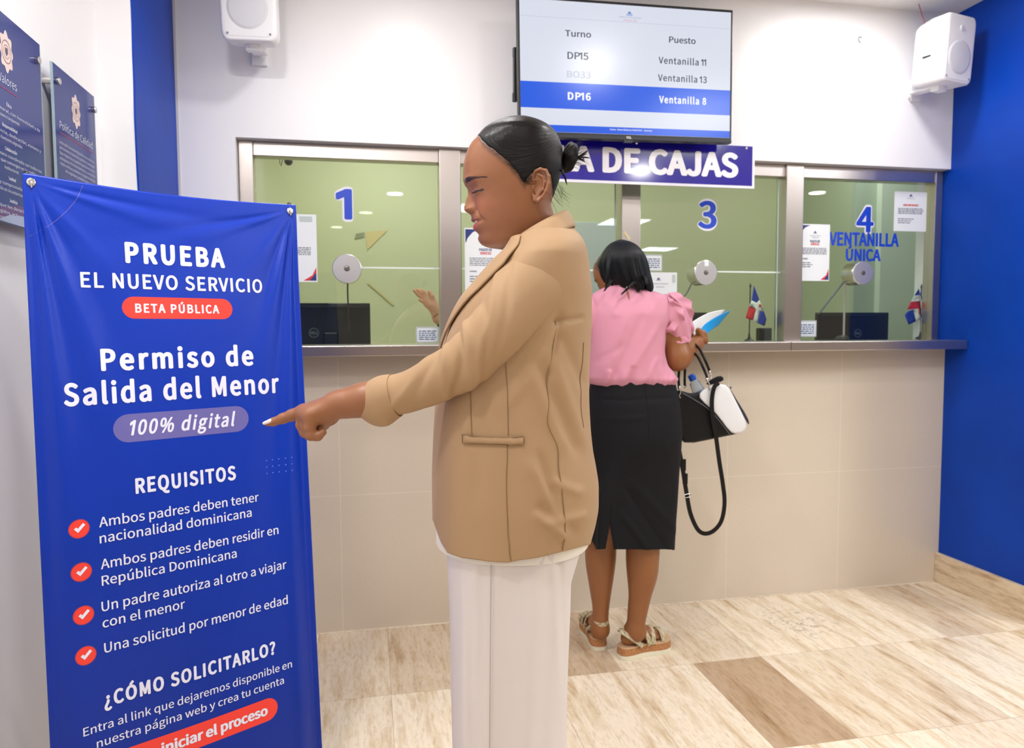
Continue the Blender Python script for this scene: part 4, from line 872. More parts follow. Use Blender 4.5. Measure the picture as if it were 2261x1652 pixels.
# local: x right/back, y away, z up  ->  world columns
RH = np.stack([ex, ew, UP], 1)
tH = dep(1150, 430, D1)
sk, col, hr, uv, sd, (nr, nc) = head_parts(S1, SK1)
Vh = xform(sk, RH, tH); Fh = gridF(nr, nc, True, True)+[tuple(range(nc))]
pieces = [(Vh, Fh, col)]
for side in (-1, 1):
    ve, fe = ear_blob(S1, side, 82*S1); ve = xform(ve, RH, tH)
    ce = np.tile(np.array(SK1)*.98, (len(ve), 1)); pieces.append((ve, fe if side == 1 else fe, ce))
# pointing arm and hand
DH = 1.25
def hp(x, y, w_=0): return dep(x, y, DH+w_)
B = Blob(); mm = DH/FPX
B.chain([hp(668, 909, .027), hp(645, 917, .028), hp(624, 924.5, .028), hp(603, 932, .028), hp(590, 935.5, .028)], [.0118, .0104, .0090, .0070, .0050], .005)
B.chain([hp(668, 916, .011), hp(667, 938, .012), hp(674, 954, .011), hp(688, 957, .009), hp(698, 946, .008)], [.0115, .0108, .0102, .0088, .0075], .004)
B.chain([hp(674, 916, -.006), hp(677, 941, -.006), hp(682, 958, -.006), hp(697, 962, -.007), hp(706, 950, -.007)], [.0118, .0108, .0102, .009, .0078], .004)
B.chain([hp(685, 918, -.021), hp(684, 944, -.023), hp(687, 960.5, -.023), hp(702, 963, -.022), hp(713, 955, -.021)], [.0115, .0104, .0098, .0082, .0062], .0035)
for (x, y, w_), r in (((682, 907, .024), .0125), ((682, 908, .008), .0135), ((687, 911, -.007), .0135), ((694, 916, -.019), .0125)):
    B.cone(hp(745, 893, w_*.5), hp(x-8, y+2, w_), .0175, r, .012)
B.ell(hp(718, 917, -.012), (.021, .013, .0165), k=.012); B.ell(hp(722, 922, .016), (.02, .014, .016), k=.012)
B.chain([hp(735, 912, .022), hp(712, 936, .03), hp(695, 946, .026), hp(684, 945, .018)], [.015, .0115, .0098, .0085], .007)
for w_ in (-.006, .008): B.chain([hp(745, 893, w_), hp(770, 890, w_), hp(800, 884, w_), hp(850, 872, w_)], [.0205, .0225, .0265, .031], .012)
vh, fh = B.mesh(.0011); pieces.append((vh, fh, SK1))
# torso under the clothes, legs and feet (simple, continuous with the neck)
B = Blob()
def bp(x, y, w_=0): return dep(x, y, D1+w_)
B.chain([bp(1192, 620), bp(1193, 570)], [.058, .05], .02)
B.ell(bp(1185, 710), (.075, .125, .15), k=.05); B.ell(bp(1150, 950), (.11, .14, .16), k=.08); B.ell(bp(1150, 1130), (.12, .155, .12), k=.08)
for sgn in (-1, 1): B.chain([bp(1140, 1180, sgn*.085), bp(1135, 1700, sgn*.085), bp(1140, 2080, sgn*.085)], [.075, .05, .035], .03)
B.chain([bp(1190, 640, -.12), bp(1060, 782, -.17), bp(900, 862, -.14)], [.036, .028, .026], .02)
B.chain([bp(1205, 605, .15), bp(1195, 830, .18), bp(1100, 990, .16)], [.04, .03, .024], .03)
vb, fb = B.mesh(.009); pieces.append((vb, fb, SK1))
body1 = build_person_mesh(W1, pieces, M_skin1)
nl = Blob(); nl.cone(hp(597, 929.8, .0235), hp(583, 934.8, .0245), .0042, .0028, .002); vN, fN = nl.mesh(.0006)
mesh('fingernail', vN, fN, mat('nail_white', (236, 222, 222), .2), W1, smooth=True)['label'] = 'pale polished fingernail'
# hair: scalp, bun, wisps
keep = sd.reshape(nr, nc)
Vhr = xform(hr, RH, tH); FA = np.array(gridF(nr, nc, True, True)); ok = (sd[FA] > .02).any(1); Fr = [tuple(f) for f in FA[ok]]+[tuple(range(nc))]
o = mesh('hair', Vhr, Fr, M_hair1, W1, smooth=True); setuv(o, uv); hair1 = o
# bun
n1, n2 = 60, 80; PH, TH2 = np.meshgrid(np.linspace(.02, math.pi-.02, n1), np.linspace(0, 2*math.pi, n2, endpoint=False), indexing='ij')
rad = 1+.06*np.sin(3*TH2+4*PH)+.035*np.sin(7*TH2-3*PH)+.02*np.sin(15*TH2+5*PH)
bx = 1257+17.5*rad*np.cos(PH)+.18*33*np.sin(PH)*np.cos(TH2); bt = 348-32*rad*np.sin(PH)*np.cos(TH2); bw = 30*rad*np.sin(PH)*np.sin(TH2)
Vb_ = xform(np.stack([(bx-1150)*S1, bw*S1, -(bt-430)*S1], -1).reshape(-1, 3), RH, tH)
o = mesh('hair_bun', Vb_, gridF(n1, n2, True, True)+[tuple(range(n2)), tuple(range((n1-1)*n2, n1*n2))[::-1]], M_hair1, W1, smooth=True)
setuv(o, np.stack([PH/math.pi*1.6+.12*TH2*0, TH2/6.28*1.3], -1).reshape(-1, 2))
def hl(x, t, w_): return xform(np.array([(x-1150)*S1, w_*S1, -(t-430)*S1]), RH, tH)
R_ = random.Random(3); ws = []
for k in range(70):      # flyaways from the bun
    a = R_.uniform(-1.1, .9); L = R_.uniform(8, 34); w_ = R_.uniform(-22, 18); x0, t0 = 1262+12*math.cos(a), 348+26*math.sin(a)
    ws.append(tube([hl(x0-4, t0, w_), hl(x0+L*.4*math.cos(a), t0+L*.4*math.sin(a)-2, w_-3), hl(x0+L*math.cos(a+R_.uniform(-.5, .5)), t0+L*math.sin(a)+R_.uniform(-6, 4), w_+R_.uniform(-8, 8))], [.00022, .0002, .00008], 3, sm=7))
for (x1, t1, w1) in [(1298, 333, -8), (1301, 352, -12), (1296, 341, -2), (1292, 356, 3)]:
    for k in range(5):
        j = lambda a=2.2: R_.uniform(-a, a)
        ws.append(tube([hl(1262, 352+j(), w1), hl(1276+j(), 349+j(), w1), hl(x1+j(), t1+j(), w1+j())], [.0022, .0012, .0002], 5, sm=8))
for k in range(6):       # loose lock behind the ear
    ws.append(tube([hl(1228+k, 385, -45), hl(1237+k*.7, 402, -50), hl(1241+k*.5, 414+k, -50)], [.0009, .0007, .0002], 4, sm=6))
for k in range(46):      # nape wisps
    x0 = R_.uniform(1205, 1232); t0 = R_.uniform(408, 446); w_ = -R_.uniform(20, 66)
    ws.append(tube([hl(x0, t0, w_), hl(x0+R_.uniform(2, 10), t0+12, w_-5), hl(x0+R_.uniform(2, 26), t0+R_.uniform(16, 34), w_-6)], [.0002, .00018, .00007], 3, sm=6))
for k in range(60):      # baby hair before and above the ear
    x0 = R_.uniform(1112, 1160); t0 = ip(x0, HAIRL)-2; w_ = -(84+2.0)
    dx_, dt_ = R_.uniform(8, 26), R_.uniform(-2, 12)
    ws.append(tube([hl(x0-3, t0-6, w_+1), hl(x0+dx_*.35, t0+dt_*.7, w_-1), hl(x0+dx_, t0+dt_*.5, w_-1.5)], [.0002, .00016, .00006], 3, sm=6))
HXs, HTs, HWs = HG[1], HG[0], HG[2]
for k in range(140):     # fine hairs drawn back across the hairline
    w_ = R_.uniform(-86, 86); t0 = R_.uniform(296, 418)
    i_ = int(np.argmin(np.abs(HTs[:, 0]-t0))); row = np.where(HG[5][i_], np.abs(HWs[i_]-w_), 999); j_ = int(np.argmin(row))
    if row[j_] > 4 or abs(ip(HXs[i_, j_], HAIRL)-t0) > 9: continue
    pts = []
    for m_ in range(5):
        tt2 = t0+3-m_*2.6*R_.uniform(.6, 1.2); i2 = int(np.argmin(np.abs(HTs[:, 0]-tt2))); j2 = int(np.clip(j_+(1 if HWs[i_, j_] > 0 else -1)*m_*1.5, 0, HTs.shape[1]-1)); x2 = HXs[i2, j2]+m_*1.2; pts.append(hl(x2, tt2, HWs[i2, j2]*1.012))
    ws.append(tube(pts, [.0001, .0002, .0002, .0002, .0001], 3, sm=8))
ws.append(tube([hl(1190, 425, -88), hl(1203, 452, -84), hl(1215, 474, -78), hl(1221, 492, -76)], .00022, 3, sm=12))
mesh('loose_strands', *join(*ws), M_hair1, W1, smooth=True)
# eyelashes
ws = []
for k in range(26):
    u = k/25; w_ = -(29+30*u)
    ixr = np.argmin(np.abs(HG[0][:, 0]-432.5)); row = np.where(HG[5][ixr], np.abs(HG[2][ixr]-w_), 99); j = int(np.argmin(row)); x_ = HG[1][ixr, j]
    ws.append(tube([hl(x_-.3, 432.5, w_), hl(x_-3.2, 434.6, w_-1.2), hl(x_-5.6, 434.2+u, w_-2.6)], [.0004, .0003, .00008], 3, sm=5))
mesh('eyelashes', *join(*ws), M_black, W1)

# clothes
M_tan = cloth_mat('blazer_tan', (170, 138, 103), .62); M_seam = mat('blazer_seam', (136, 106, 72), .8); M_tanl = cloth_mat('trouser_white', (218, 210, 208), .55, bs=.06); M_lace = cloth_mat('blouse_white', (232, 226, 218), .7)
BB = [(500, 1262), (520, 1276), (545, 1288), (564, 1293), (609, 1299), (653, 1303.5), (718, 1303), (787, 1300), (862, 1298), (936, 1301), (986, 1306), (1025, 1313), (1065, 1318), (1100, 1318), (1135, 1313), (1169, 1304), (1206, 1294), (1260, 1286)]
BF = [(500, 1150), (534, 1131), (559, 1116), (585, 1090), (613, 1064), (640, 1041), (663, 1023), (703, 1003), (757, 984), (820, 971), (896, 963), (936, 960.5), (986, 958.5), (1035, 957), (1134, 958), (1260, 964)]
BWd = [(500, .06), (512, .074), (523, .11), (538, .148), (555, .172), (580, .187), (620, .19), (700, .186), (800, .18), (900, .184), (1000, .196), (1100, .203), (1200, .2), (1260, .198)]
HEM = [(950, 1150), (957, 1150), (959.5, 1160), (964, 1172), (974, 1199), (989, 1222), (1024, 1234), (1083, 1242.5), (1126, 1244.5), (1148, 1239), (1207, 1229), (1247, 1219), (1294, 1206), (1330, 1200)]
def sect(y, th, infl=0.0, p=2.35):      # th: 0 front, pi/2 near side, pi back
    f, b, hw = sip(y, BF), sip(y, BB), sip(y, BWd); c = (f+b)/2; r = (b-f)/2
    c_, s_ = np.cos(th), np.sin(th)
    x = c - (r+infl/S1)*np.sign(c_)*np.abs(c_)**(2/p); w_ = -(hw+infl)*np.sign(s_)*np.abs(s_)**(2/p)
    return x, w_
def nm(x, y, f=.868): return 1130.5+(x-1130.5)*f, 728+(y-728)*f
def wrinkle(x, y, w_):
    near = w_ < 0
    d = np.zeros_like(x)
    def fold(x0, y0, x1, y1, wd, amp):
        nonlocal d
        x0, y0 = nm(x0, y0); x1, y1 = nm(x1, y1); ax, ay = x1-x0, y1-y0; L = math.hypot(ax, ay); t = ((x-x0)*ax+(y-y0)*ay)/L/L; e = ((x-x0)*-ay+(y-y0)*ax)/L
        d = d + amp*np.exp(-(e/wd)**2)*sstep((t+.12)/.25)*sstep((1.12-t)/.25)*np.where(near, 1, .0)
    fold(1240, 690, 1150, 850, 10, -.006); fold(1225, 720, 1120, 900, 12, .005); fold(1245, 700, 1215, 840, 8, -.005)
    fold(1215, 780, 1300, 1000, 13, .005); fold(1190, 800, 1280, 1010, 11, -.005); fold(1170, 820, 1250, 1000, 14, .004); fold(1240, 740, 1300, 860, 12, -.004)
    fold(1296, 700, 1225, 712, 6, -.004); fold(1170, 1020, 1250, 1180, 12, .006); fold(1190, 1000, 1230, 1130, 8, -.005); fold(1190, 1110, 1280, 1190, 12, -.005); fold(1180, 1130, 1250, 1190, 9, .005)
    fold(1215, 1060, 1290, 1100, 10, .004); fold(1205, 1150, 1300, 1150, 10, .004); fold(1010, 900, 1000, 1230, 22, .004); fold(1060, 860, 1055, 1100, 16, -.003); fold(1150, 900, 1175, 1240, 20, .003)
    fold(1130, 560, 1060, 720, 9, -.004)
    return d
NTH, NY = 260, 230
yy = np.linspace(0, 1, NY); tt_ = np.linspace(0, 1, NTH)
Vv_ = np.zeros((NY, NTH, 3)); XX = np.zeros((NY, NTH)); YY = np.zeros((NY, NTH)); WW = np.zeros((NY, NTH))
for j, u in enumerate(tt_):
    for_th = lambda y: (lambda g: g+(2*math.pi-2*g)*u)(math.radians(float(ip(y, [(500, 22), (560, 20), (640, 16), (740, 9), (800, 6), (1300, 7)]))))
    th_end = for_th(1230); xe, we = sect(1150, th_end); kf = (D1-abs(float(we)))/D1; yh = 728+(float(ip(1130.5+(xe-1130.5)/kf, HEM))-728)*kf
    fr_ = min(u, 1-u)*2; y0 = 508+30*(1-sstep(fr_/.45))
    for i, v_ in enumerate(yy):
        y = y0+(yh-y0)*v_; th = for_th(y); x, w_ = sect(y, th); XX[i, j], YY[i, j], WW[i, j] = x, y, w_
dW = wrinkle(XX, YY, WW)
def tor(x, y, w_):      # pixel profile + distance from the mid plane -> world
    x, y, w_ = np.broadcast_arrays(x, y, w_); sh = x.shape; P = np.array([dep(a, b, D1) for a, b in zip(x.ravel(), y.ravel())]); return (P+w_.ravel()[:, None]*FWD).reshape(sh+(3,))
Vv_ = tor(XX, YY, WW); Nn = np.cross(np.gradient(Vv_, axis=1), np.gradient(Vv_, axis=0)); Nn /= np.linalg.norm(Nn, axis=-1)[..., None]+1e-12
cen = Vv_.mean(axis=1, keepdims=True)
if ((Nn*(Vv_-cen)).sum(-1)).mean() < 0: Nn = -Nn
Vv_ = Vv_+Nn*dW[..., None]
blz = mesh('blazer', Vv_.reshape(-1, 3), gridF(NY, NTH, False, True), M_tan, W1, smooth=True)
md = blz.modifiers.new('thickness', 'SOLIDIFY'); md.thickness = .0025; md.offset = -1
def on_blazer(x, y, lift=.0):      # nearest near-side grid point
    m = WW < 0; dd_ = (XX-x)**2+(YY-y)**2+np.where(m, 0, 1e9); k = np.unravel_index(np.argmin(dd_), dd_.shape); return Vv_[k]+Nn[k]*lift
def seam(pts, r=.0008, lift=.0006, n=60, m=None, name='seam'):
    P = catmull(np.c_[np.array([nm(*q_) for q_ in pts], float), np.zeros(len(pts))], n)[:, :2]; Q = []
    for x, y in P:      # smooth lookup: average of nearby surface points
        m_ = WW < 0; d_ = (XX-x)**2+(YY-y)**2+np.where(m_, 0, 1e9); k = np.argsort(d_.ravel())[:6]; wgt = 1/(d_.ravel()[k]+1.5); wgt /= wgt.sum()
        Q.append((Vv_.reshape(-1, 3)[k]*wgt[:, None]).sum(0)+(Nn.reshape(-1, 3)[k]*wgt[:, None]).sum(0)*lift)
    Q = np.array(Q)
    for _ in range(3): Q[1:-1] = (Q[:-2]+Q[1:-1]*2+Q[2:])/4
    return mesh(name, *tube(Q, r, 6), m or M_seam, blz, smooth=True)
c7 = lambda x, y: (900+x*.496, 440+y*.496)
seam([c7(672, 545), c7(650, 660), c7(625, 800), c7(630, 900), c7(620, 1000), c7(668, 1110), c7(672, 1200), c7(690, 1340), c7(697, 1450), c7(690, 1565)])
seam([c7(436, 725), c7(446, 900), c7(449, 1050)]); seam([c7(445, 1092), c7(440, 1300), c7(450, 1500), c7(462, 1618)]); seam([c7(276, 855), c7(280, 960), c7(284, 1052)])
seam([c7(800, 640), c7(793, 800), c7(786, 950), c7(792, 1040)], .0007)
pk = [nm(*c7(250, 1058)), nm(*c7(330, 1062)), nm(*c7(420, 1064)), nm(*c7(515, 1058))]
Pa = np.array([on_blazer(*q_, .003) for q_ in [(pk[0][0]+(pk[-1][0]-pk[0][0])*k/14, pk[0][1]+1) for k in range(15)]]); Pb_ = np.array([on_blazer(*q_, .003) for q_ in [(pk[0][0]+(pk[-1][0]-pk[0][0])*k/14, pk[0][1]+14) for k in range(15)]])
V = np.concatenate([Pa, (Pa+Pb_)/2+np.mean(Nn[60, 60])*0, Pb_]); o = mesh('pocket_welt', V, gridF(3, 15, False), M_tan, blz, smooth=True); md = o.modifiers.new('s', 'SOLIDIFY'); md.thickness = .004; md.offset = 0
seam([c7(248, 1056), c7(330, 1060), c7(420, 1062), c7(516, 1056)], .0011, .004); seam([c7(248, 1089), c7(330, 1088), c7(420, 1089), c7(516, 1086)], .0011, .002); seam([c7(249, 1058), c7(249, 1088)], .0008, .003, 8); seam([c7(515, 1058), c7(516, 1086)], .0008, .003, 8)
# lapels and collar
def lapel(side):
    rows = 60; cols = 10; P = []
    for i in range(rows):
        y = 536+(772-536)*i/(rows-1)
        g = math.radians(float(ip(y, [(500, 22), (560, 20), (640, 16), (740, 9), (800, 6)]))); wd = math.radians(float(ip(y, [(528, 26), (560, 34), (600, 38), (650, 30), (720, 12), (772, 1)])))
        for j in range(cols):
            th = (g-.03)+wd*j/(cols-1); lift = .0045+.003*math.sin(math.pi*j/(cols-1))
            x, w_ = sect(y, th if side < 0 else 2*math.pi-th, lift); P.append(tor(x, y, w_))
    o = mesh('lapel', np.array(P), gridF(rows, cols, False), M_tan, blz, smooth=True); md = o.modifiers.new('s', 'SOLIDIFY'); md.thickness = .003; md.offset = 0
    return o
lapel(-1); lapel(1)
rows = []; nph = 90
for k in range(nph):
    ph = 2*math.pi*k/nph; cph, sph = math.cos(ph), math.sin(ph)     # ph=0 front
    cx_ = 1190-60*cph; ct_ = 507-35*(-cph)*1.0; hw_ = .068*abs(sph)**.9*(-1 if sph > 0 else 1)
    fall = float(ip(abs(math.degrees(math.acos(max(-1, min(1, cph))))), [(0, 40), (60, 44), (120, 38), (180, 30)]))
    outx = -cph*15; outw = (.026*(-1 if sph > 0 else 1))*abs(sph)
    rows.append([(cx_+cph*5, ct_+22, hw_*.92), (cx_+cph*1, ct_-2, hw_*.98), (cx_-cph*2, ct_-5, hw_*1.03), (cx_+outx*.5, ct_+2, hw_+outw*.6), (cx_+outx, ct_+fall*.6, hw_+outw), (cx_+outx*1.2, ct_+fall, hw_+outw*1.5)])
R3 = np.array(rows); P = tor(R3[..., 0], R3[..., 1], R3[..., 2]).transpose(1, 0, 2).reshape(-1, 3)
o = mesh('collar', P, gridF(6, nph, True), M_tan, blz, smooth=True); md = o.modifiers.new('sub', 'SUBSURF'); md.levels = md.render_levels = 1; md = o.modifiers.new('s', 'SOLIDIFY'); md.thickness = .003; md.offset = 0
# sleeves
def sleeve(path, nm, side):
    A = np.array(path, float); n = 150; C_ = catmull(A, n); P0 = np.array([dep(x, y, D1+w_) for x, y, r, w_, q_ in C_]); T = np.gradient(P0, axis=0); T /= np.linalg.norm(T, axis=1)[:, None]
    L = np.r_[0, np.cumsum(np.linalg.norm(np.diff(P0, axis=0), axis=1))]; V = []; na = 96
    for i in range(n):
        u = FWD-T[i]*(FWD@T[i]); u /= np.linalg.norm(u); v = np.cross(T[i], u); r = C_[i, 2]*(D1+C_[i, 3])/FPX; q_ = C_[i, 4]
        for k in range(na):
            a = 2*math.pi*k/na; x_, y_ = C_[i, 0], C_[i, 1]
            wr = .0
            for (l0, a0, sl, wd, am) in FOLDS: 
                e = (L[i]-l0)+sl*math.sin(a-a0); wr += am*math.exp(-(e/wd)**2)*(.5+.5*math.cos(a-a0))
            V.append(P0[i]+(u*math.cos(a)*q_+v*math.sin(a))*(r+wr))
    return np.array(V).reshape(n, na, 3)
FOLDS = [(.135, 3.4, .08, .012, -.003), (.165, 3.6, .08, .012, .004), (.20, 3.0, .05, .010, -.005), (.225, 3.3, .03, .009, .007), (.25, 3.0, .04, .009, -.006), (.272, 3.4, .02, .008, .005), (.30, 3.6, .05, .012, -.003), (.36, 3.1, .06, .014, .003)]
SV = sleeve([(1230, 596, 82, -.110, .86), (1206, 606, 83, -.120, .87), (1164, 648, 79, -.150, .87), (1098, 728, 66, -.175, .85), (1030, 798, 59, -.175, .85), (968, 836, 53, -.165, .88), (912, 862, 47, -.15, .9), (862, 875, 45, -.14, .9)], 'sleeve', -1)
na = SV.shape[1]
# shoulder closing ring at the start
o = mesh('sleeve', SV.reshape(-1, 3), gridF(SV.shape[0], na, True)+[tuple(range(na))], M_tan, blz, smooth=True)
FS = FOLDS; FOLDS = []
CV = sleeve([(874, 872, 47.5, -.142, .92), (850, 878, 50, -.138, .92), (825, 884, 45, -.134, .92), (801, 886, 36.5, -.130, .9), (790, 887, 33, -.128, .88)], 'cuff', -1)
# the cuff hangs lower at its underside, with a pointed corner
for i in range(CV.shape[0]):
    f_ = i/(CV.shape[0]-1)
    for k in range(na):
        c_ = CV[i].mean(0); dz = CV[i, k, 2]-c_[2]
        if dz < 0: CV[i, k] += np.array([0, 0, dz*.34*math.exp(-((f_-.42)/.3)**2)])
o = mesh('cuff', CV.reshape(-1, 3), gridF(CV.shape[0], na, True), M_tan, blz, smooth=True); md = o.modifiers.new('s', 'SOLIDIFY'); md.thickness = .0035; md.offset = -1
FOLDS = []
SV2 = sleeve([(1225, 590, 55, .12, .8), (1200, 640, 68, .16, .85), (1195, 740, 60, .175, .85), (1190, 830, 54, .185, .85), (1150, 920, 48, .18, .88), (1100, 985, 44, .165, .9)], 'sleeve', 1)
mesh('sleeve', SV2.reshape(-1, 3), gridF(SV2.shape[0], na, True)+[tuple(range(na))], M_tan, blz, smooth=True)
# far hand, resting
B = Blob(); hp2 = lambda x, y, w_=0: dep(x, y, D1+.165+w_)
B.chain([hp2(1110, 975), hp2(1082, 1002)], [.026, .022], .01); B.ell(hp2(1060, 1022), (.03, .02, .03), k=.012)
for k, (dx_, dy_) in enumerate([(0, 0), (8, 10), (14, 22), (18, 34)]): B.chain([hp2(1050+dx_, 1025+dy_*.5, .004*k), hp2(1030+dx_, 1052+dy_*.5, .004*k), hp2(1028+dx_, 1072+dy_*.4, .004*k)], [.0098, .0085, .0065], .004)
B.chain([hp2(1062, 1010, -.02), hp2(1040, 1030, -.03), hp2(1028, 1046, -.028)], [.012, .0095, .007], .006)
v, f = B.mesh(.002); o = mesh('hand', v, f, M_skin1, W1, smooth=True); setcol(o, np.tile(np.array(SK1), (len(v), 1)))
# blouse inside the blazer
P = []; nY_, nT_ = 50, 80
for i in range(nY_):
    y = 560+(1180-560)*i/(nY_-1)
    for k in range(nT_): x, w_ = sect(y, 2*math.pi*k/nT_, -.004 if y > 760 else -.0045); P.append(tor(x+(2 if y > 720 else 0), y, w_*.96))
mesh('blouse', np.array(P), gridF(nY_, nT_, True), M_lace, W1, smooth=True)
# trousers: wide straight legs to the floor
def legs():
    parts = []
    for sgn, dx_ in ((-1, 0), (1, 6)):
        ny_, nt_ = 120, 110; P = []
        for i in range(ny_):
            y = 1110+(2150-1110)*i/(ny_-1)
            f = float(ip(y, [(1110, 985), (1228, 987), (1360, 993), (1541, 996), (1650, 999), (2150, 1004)])); b = float(ip(y, [(1110, 1296), (1210, 1284), (1288, 1261), (1360, 1259), (1481, 1254), (1601, 1251), (2150, 1262)]))
            if sgn > 0: f += 5; b -= 4
            c = (f+b)/2; r = (b-f)/2; hw_ = float(ip(y, [(1110, .1), (1300, .092), (2150, .1)]))
            for k in range(nt_):
                a = 2*math.pi*k/nt_; ca_, sa_ = math.cos(a), math.sin(a); x = c-r*np.sign(ca_)*abs(ca_)**.85; w_ = sgn*.092*1.0-hw_*np.sign(sa_)*abs(sa_)**.85
                fo = .004*math.sin(a*5+1.5+y*.002)*sstep((y-1180)/200)+.0025*math.sin(a*11+y*.004)+.004*math.exp(-((a-1.05)/.05)**2)*(1 if sgn < 0 else 0)
                fo += .005*math.exp(-((x-1225-(y-1300)*.06)/9)**2)-.005*math.exp(-((x-1240-(y-1300)*.05)/7)**2)-.004*math.exp(-((x-1035-(y-1400)*.03)/8)**2)
                P.append(dep(x, y, D1+w_)+(-FWD*np.sign(sa_)*abs(sa_)*1.0)*fo)
        parts.append((np.array(P), gridF(ny_, nt_, True)+[tuple(range(nt_))]))
    return join(*parts)
tro = mesh('trousers', *legs(), M_tanl, W1, smooth=True)
cr = [dep(1084.5-(y-1240)*.008, y, D1-.188) for y in np.linspace(1248, 2140, 40)]
mesh('seam', *tube(cr, .0009, 5), mat('trouser_seam', (176, 164, 156), .8), tro)
for sgn in (-1, 1):
    c_ = dep(1110, 2170, D1+sgn*.09); B = Blob(); c_[2] = 0
    B.chain([c_+RGT*.05+UP*.03, c_-RGT*.06+UP*.024, c_-RGT*.13+UP*.02], [.029, .03, .019], .02); v, f = B.mesh(.004); v[:, 2] = np.maximum(v[:, 2], .001)
    mesh('shoe', v, f, mat('shoe_nude', (196, 160, 130), .4), W1, smooth=True)
# ================================================================== the customer in pink, seen from behind
Y2 = 2.66
w2p = lambda x, y, dy=0.0: onY(x, y, Y2+dy)
sc2 = (onY(1400, 900, Y2)-onY(1399, 900, Y2))[0]      # metres per pixel at her depth
W2 = thing('person', (1.0, 2.66, 0), 'woman in a pink ruffled blouse and black pencil skirt standing with her back turned', 'person')
pieces = []
# head: reuse the sectioned head, turned away to the window and a little left
s2 = .225/278; hz = math.radians(-62)
exx = np.array([math.cos(hz), math.sin(hz), 0]); eww = np.array([-math.sin(hz), math.cos(hz), 0]); pt = math.radians(12)
# face points along -local x: want it to look away (+Y) and slightly left (-X)
fdir = np.array([-.62, .78, 0]); exx = -fdir/np.linalg.norm(fdir); eww = np.cross(UP, exx)
exx2 = exx*math.cos(pt)+UP*math.sin(pt); upp = np.cross(exx2, eww)
RH2 = np.stack([exx2, eww, upp], 1); tH2 = w2p(1368, 620, .02)
sk, col, hr, uv, sd, (nr, nc) = head_parts(s2, SK2, seed=5)
Vh2 = xform(sk, RH2, tH2); pieces.append((Vh2, gridF(nr, nc, True, True)+[tuple(range(nc))], col))
# hair: a chin-length bob, sections from the crown down to the tips
BL = [(533, 1366), (540, 1350), (550, 1340), (565, 1331), (585, 1325), (605, 1328), (622, 1336), (640, 1352)]
BR = [(533, 1378), (540, 1394), (550, 1406), (565, 1416), (585, 1423), (605, 1427), (620, 1431), (636, 1434), (646, 1434)]
ny_, na_ = 90, 160; P = []; UVh = []
for i in range(ny_):
    v_ = i/(ny_-1)
    for k in range(na_):
        a = 2*math.pi*k/na_; ca_, sa_ = math.cos(a), math.sin(a)
        yb = 640+6*math.sin(a*9)+4*math.sin(a*23+1)+(-6 if ca_ < -.5 else 0)+7*max(0, ca_)**2
        y = 533+(yb-533)*(1-(1-v_)**1.5 if v_ < 1 else 1)
        l, r = float(sip(y, BL)), float(sip(y, BR)); c = (l+r)/2; rr = (r-l)/2; dpt = float(sip(y, [(533, .01), (540, .045), (550, .07), (575, .098), (610, .1), (645, .092)]))
        lock = 1+(.022*math.sin(a*17+y*.01)+.012*math.sin(a*41+2))*sstep((y-550)/50)
        P.append(onY(c+rr*ca_*lock, y, Y2+.012)-np.array([0, 1, 0])*dpt*sa_*lock*(1 if sa_ > 0 else .75)); UVh.append((a/3.2, v_*1.1))
o = mesh('hair', np.array(P), gridF(ny_, na_, True, True)+[tuple(range(na_))], M_hair2, W2, smooth=True); setuv(o, np.array(UVh))
md = o.modifiers.new('s', 'SOLIDIFY'); md.thickness = .006; md.offset = -1
R_ = random.Random(9); ws = []
for (x0, y0, x1, y1, n_) in [(1402, 622, 1372, 651, 12), (1350, 620, 1334, 643, 8), (1425, 610, 1431, 640, 10), (1345, 560, 1337, 640, 8)]:
    for k in range(n_):
        j = lambda a=5: R_.uniform(-a, a)
        ws.append(tube([w2p(x0+j(), y0+j(3), -.095), w2p((x0+x1)/2+j(3), (y0+y1)/2, -.11), w2p(x1+j(3), y1+j(3), -.108)], [.0022, .002, .0003], 5, sm=8))
o = mesh('loose_strands', *join(*ws), M_hair2, W2, smooth=True)
# neck, torso, arms, legs as one smooth body
B = Blob()
B.chain([w2p(1378, 600, .01), w2p(1384, 660, .0)], [.052, .056], .02)
B.ell(w2p(1386, 730), (.145, .10, .16), k=.05); B.ell(w2p(1395, 930), (.155, .12, .2), k=.06)
B.chain([w2p(1460, 690, .0), w2p(1484, 740, .01), w2p(1495, 788, .0)], [.05, .052, .05], .03)
B.chain([w2p(1495, 788, 0), w2p(1506, 782, .05), w2p(1535, 762, .13)], [.052, .044, .03], .03)
B.chain([w2p(1535, 762, .13), w2p(1545, 749, .15)], [.029, .025], .02)
# fist holding the papers
B.ell(w2p(1546, 744, .165), (.027, .024, .03), k=.012)
for k in range(4): B.chain([w2p(1533+k*3, 733+k*6.5, .145), w2p(1542+k*3, 729+k*6.5, .125), w2p(1555+k*1.5, 735+k*6.2, .128), w2p(1558, 741+k*5.4, .15)], [.0095, .0098, .0092, .008], .003)
B.chain([w2p(1540, 755, .15), w2p(1528, 741, .15), w2p(1532, 729, .155)], [.012, .0105, .009], .006)
B.chain([w2p(1312, 690, 0), w2p(1296, 760, .02), w2p(1300, 775, .18), w2p(1330, 752, .30)], [.048, .046, .036, .026], .03)
B.ell(w2p(1345, 748, .325), (.04, .03, .016), k=.012)
for k in range(4): B.chain([w2p(1352, 744+k*1.0, .32+.02*k-.02), w2p(1368, 742, .33+.021*k-.02), w2p(1380, 745, .335+.021*k-.02)], [.0095, .0085, .007], .004)
B.chain([w2p(1345, 750, .29), w2p(1360, 748, .275)], [.011, .008], .006)
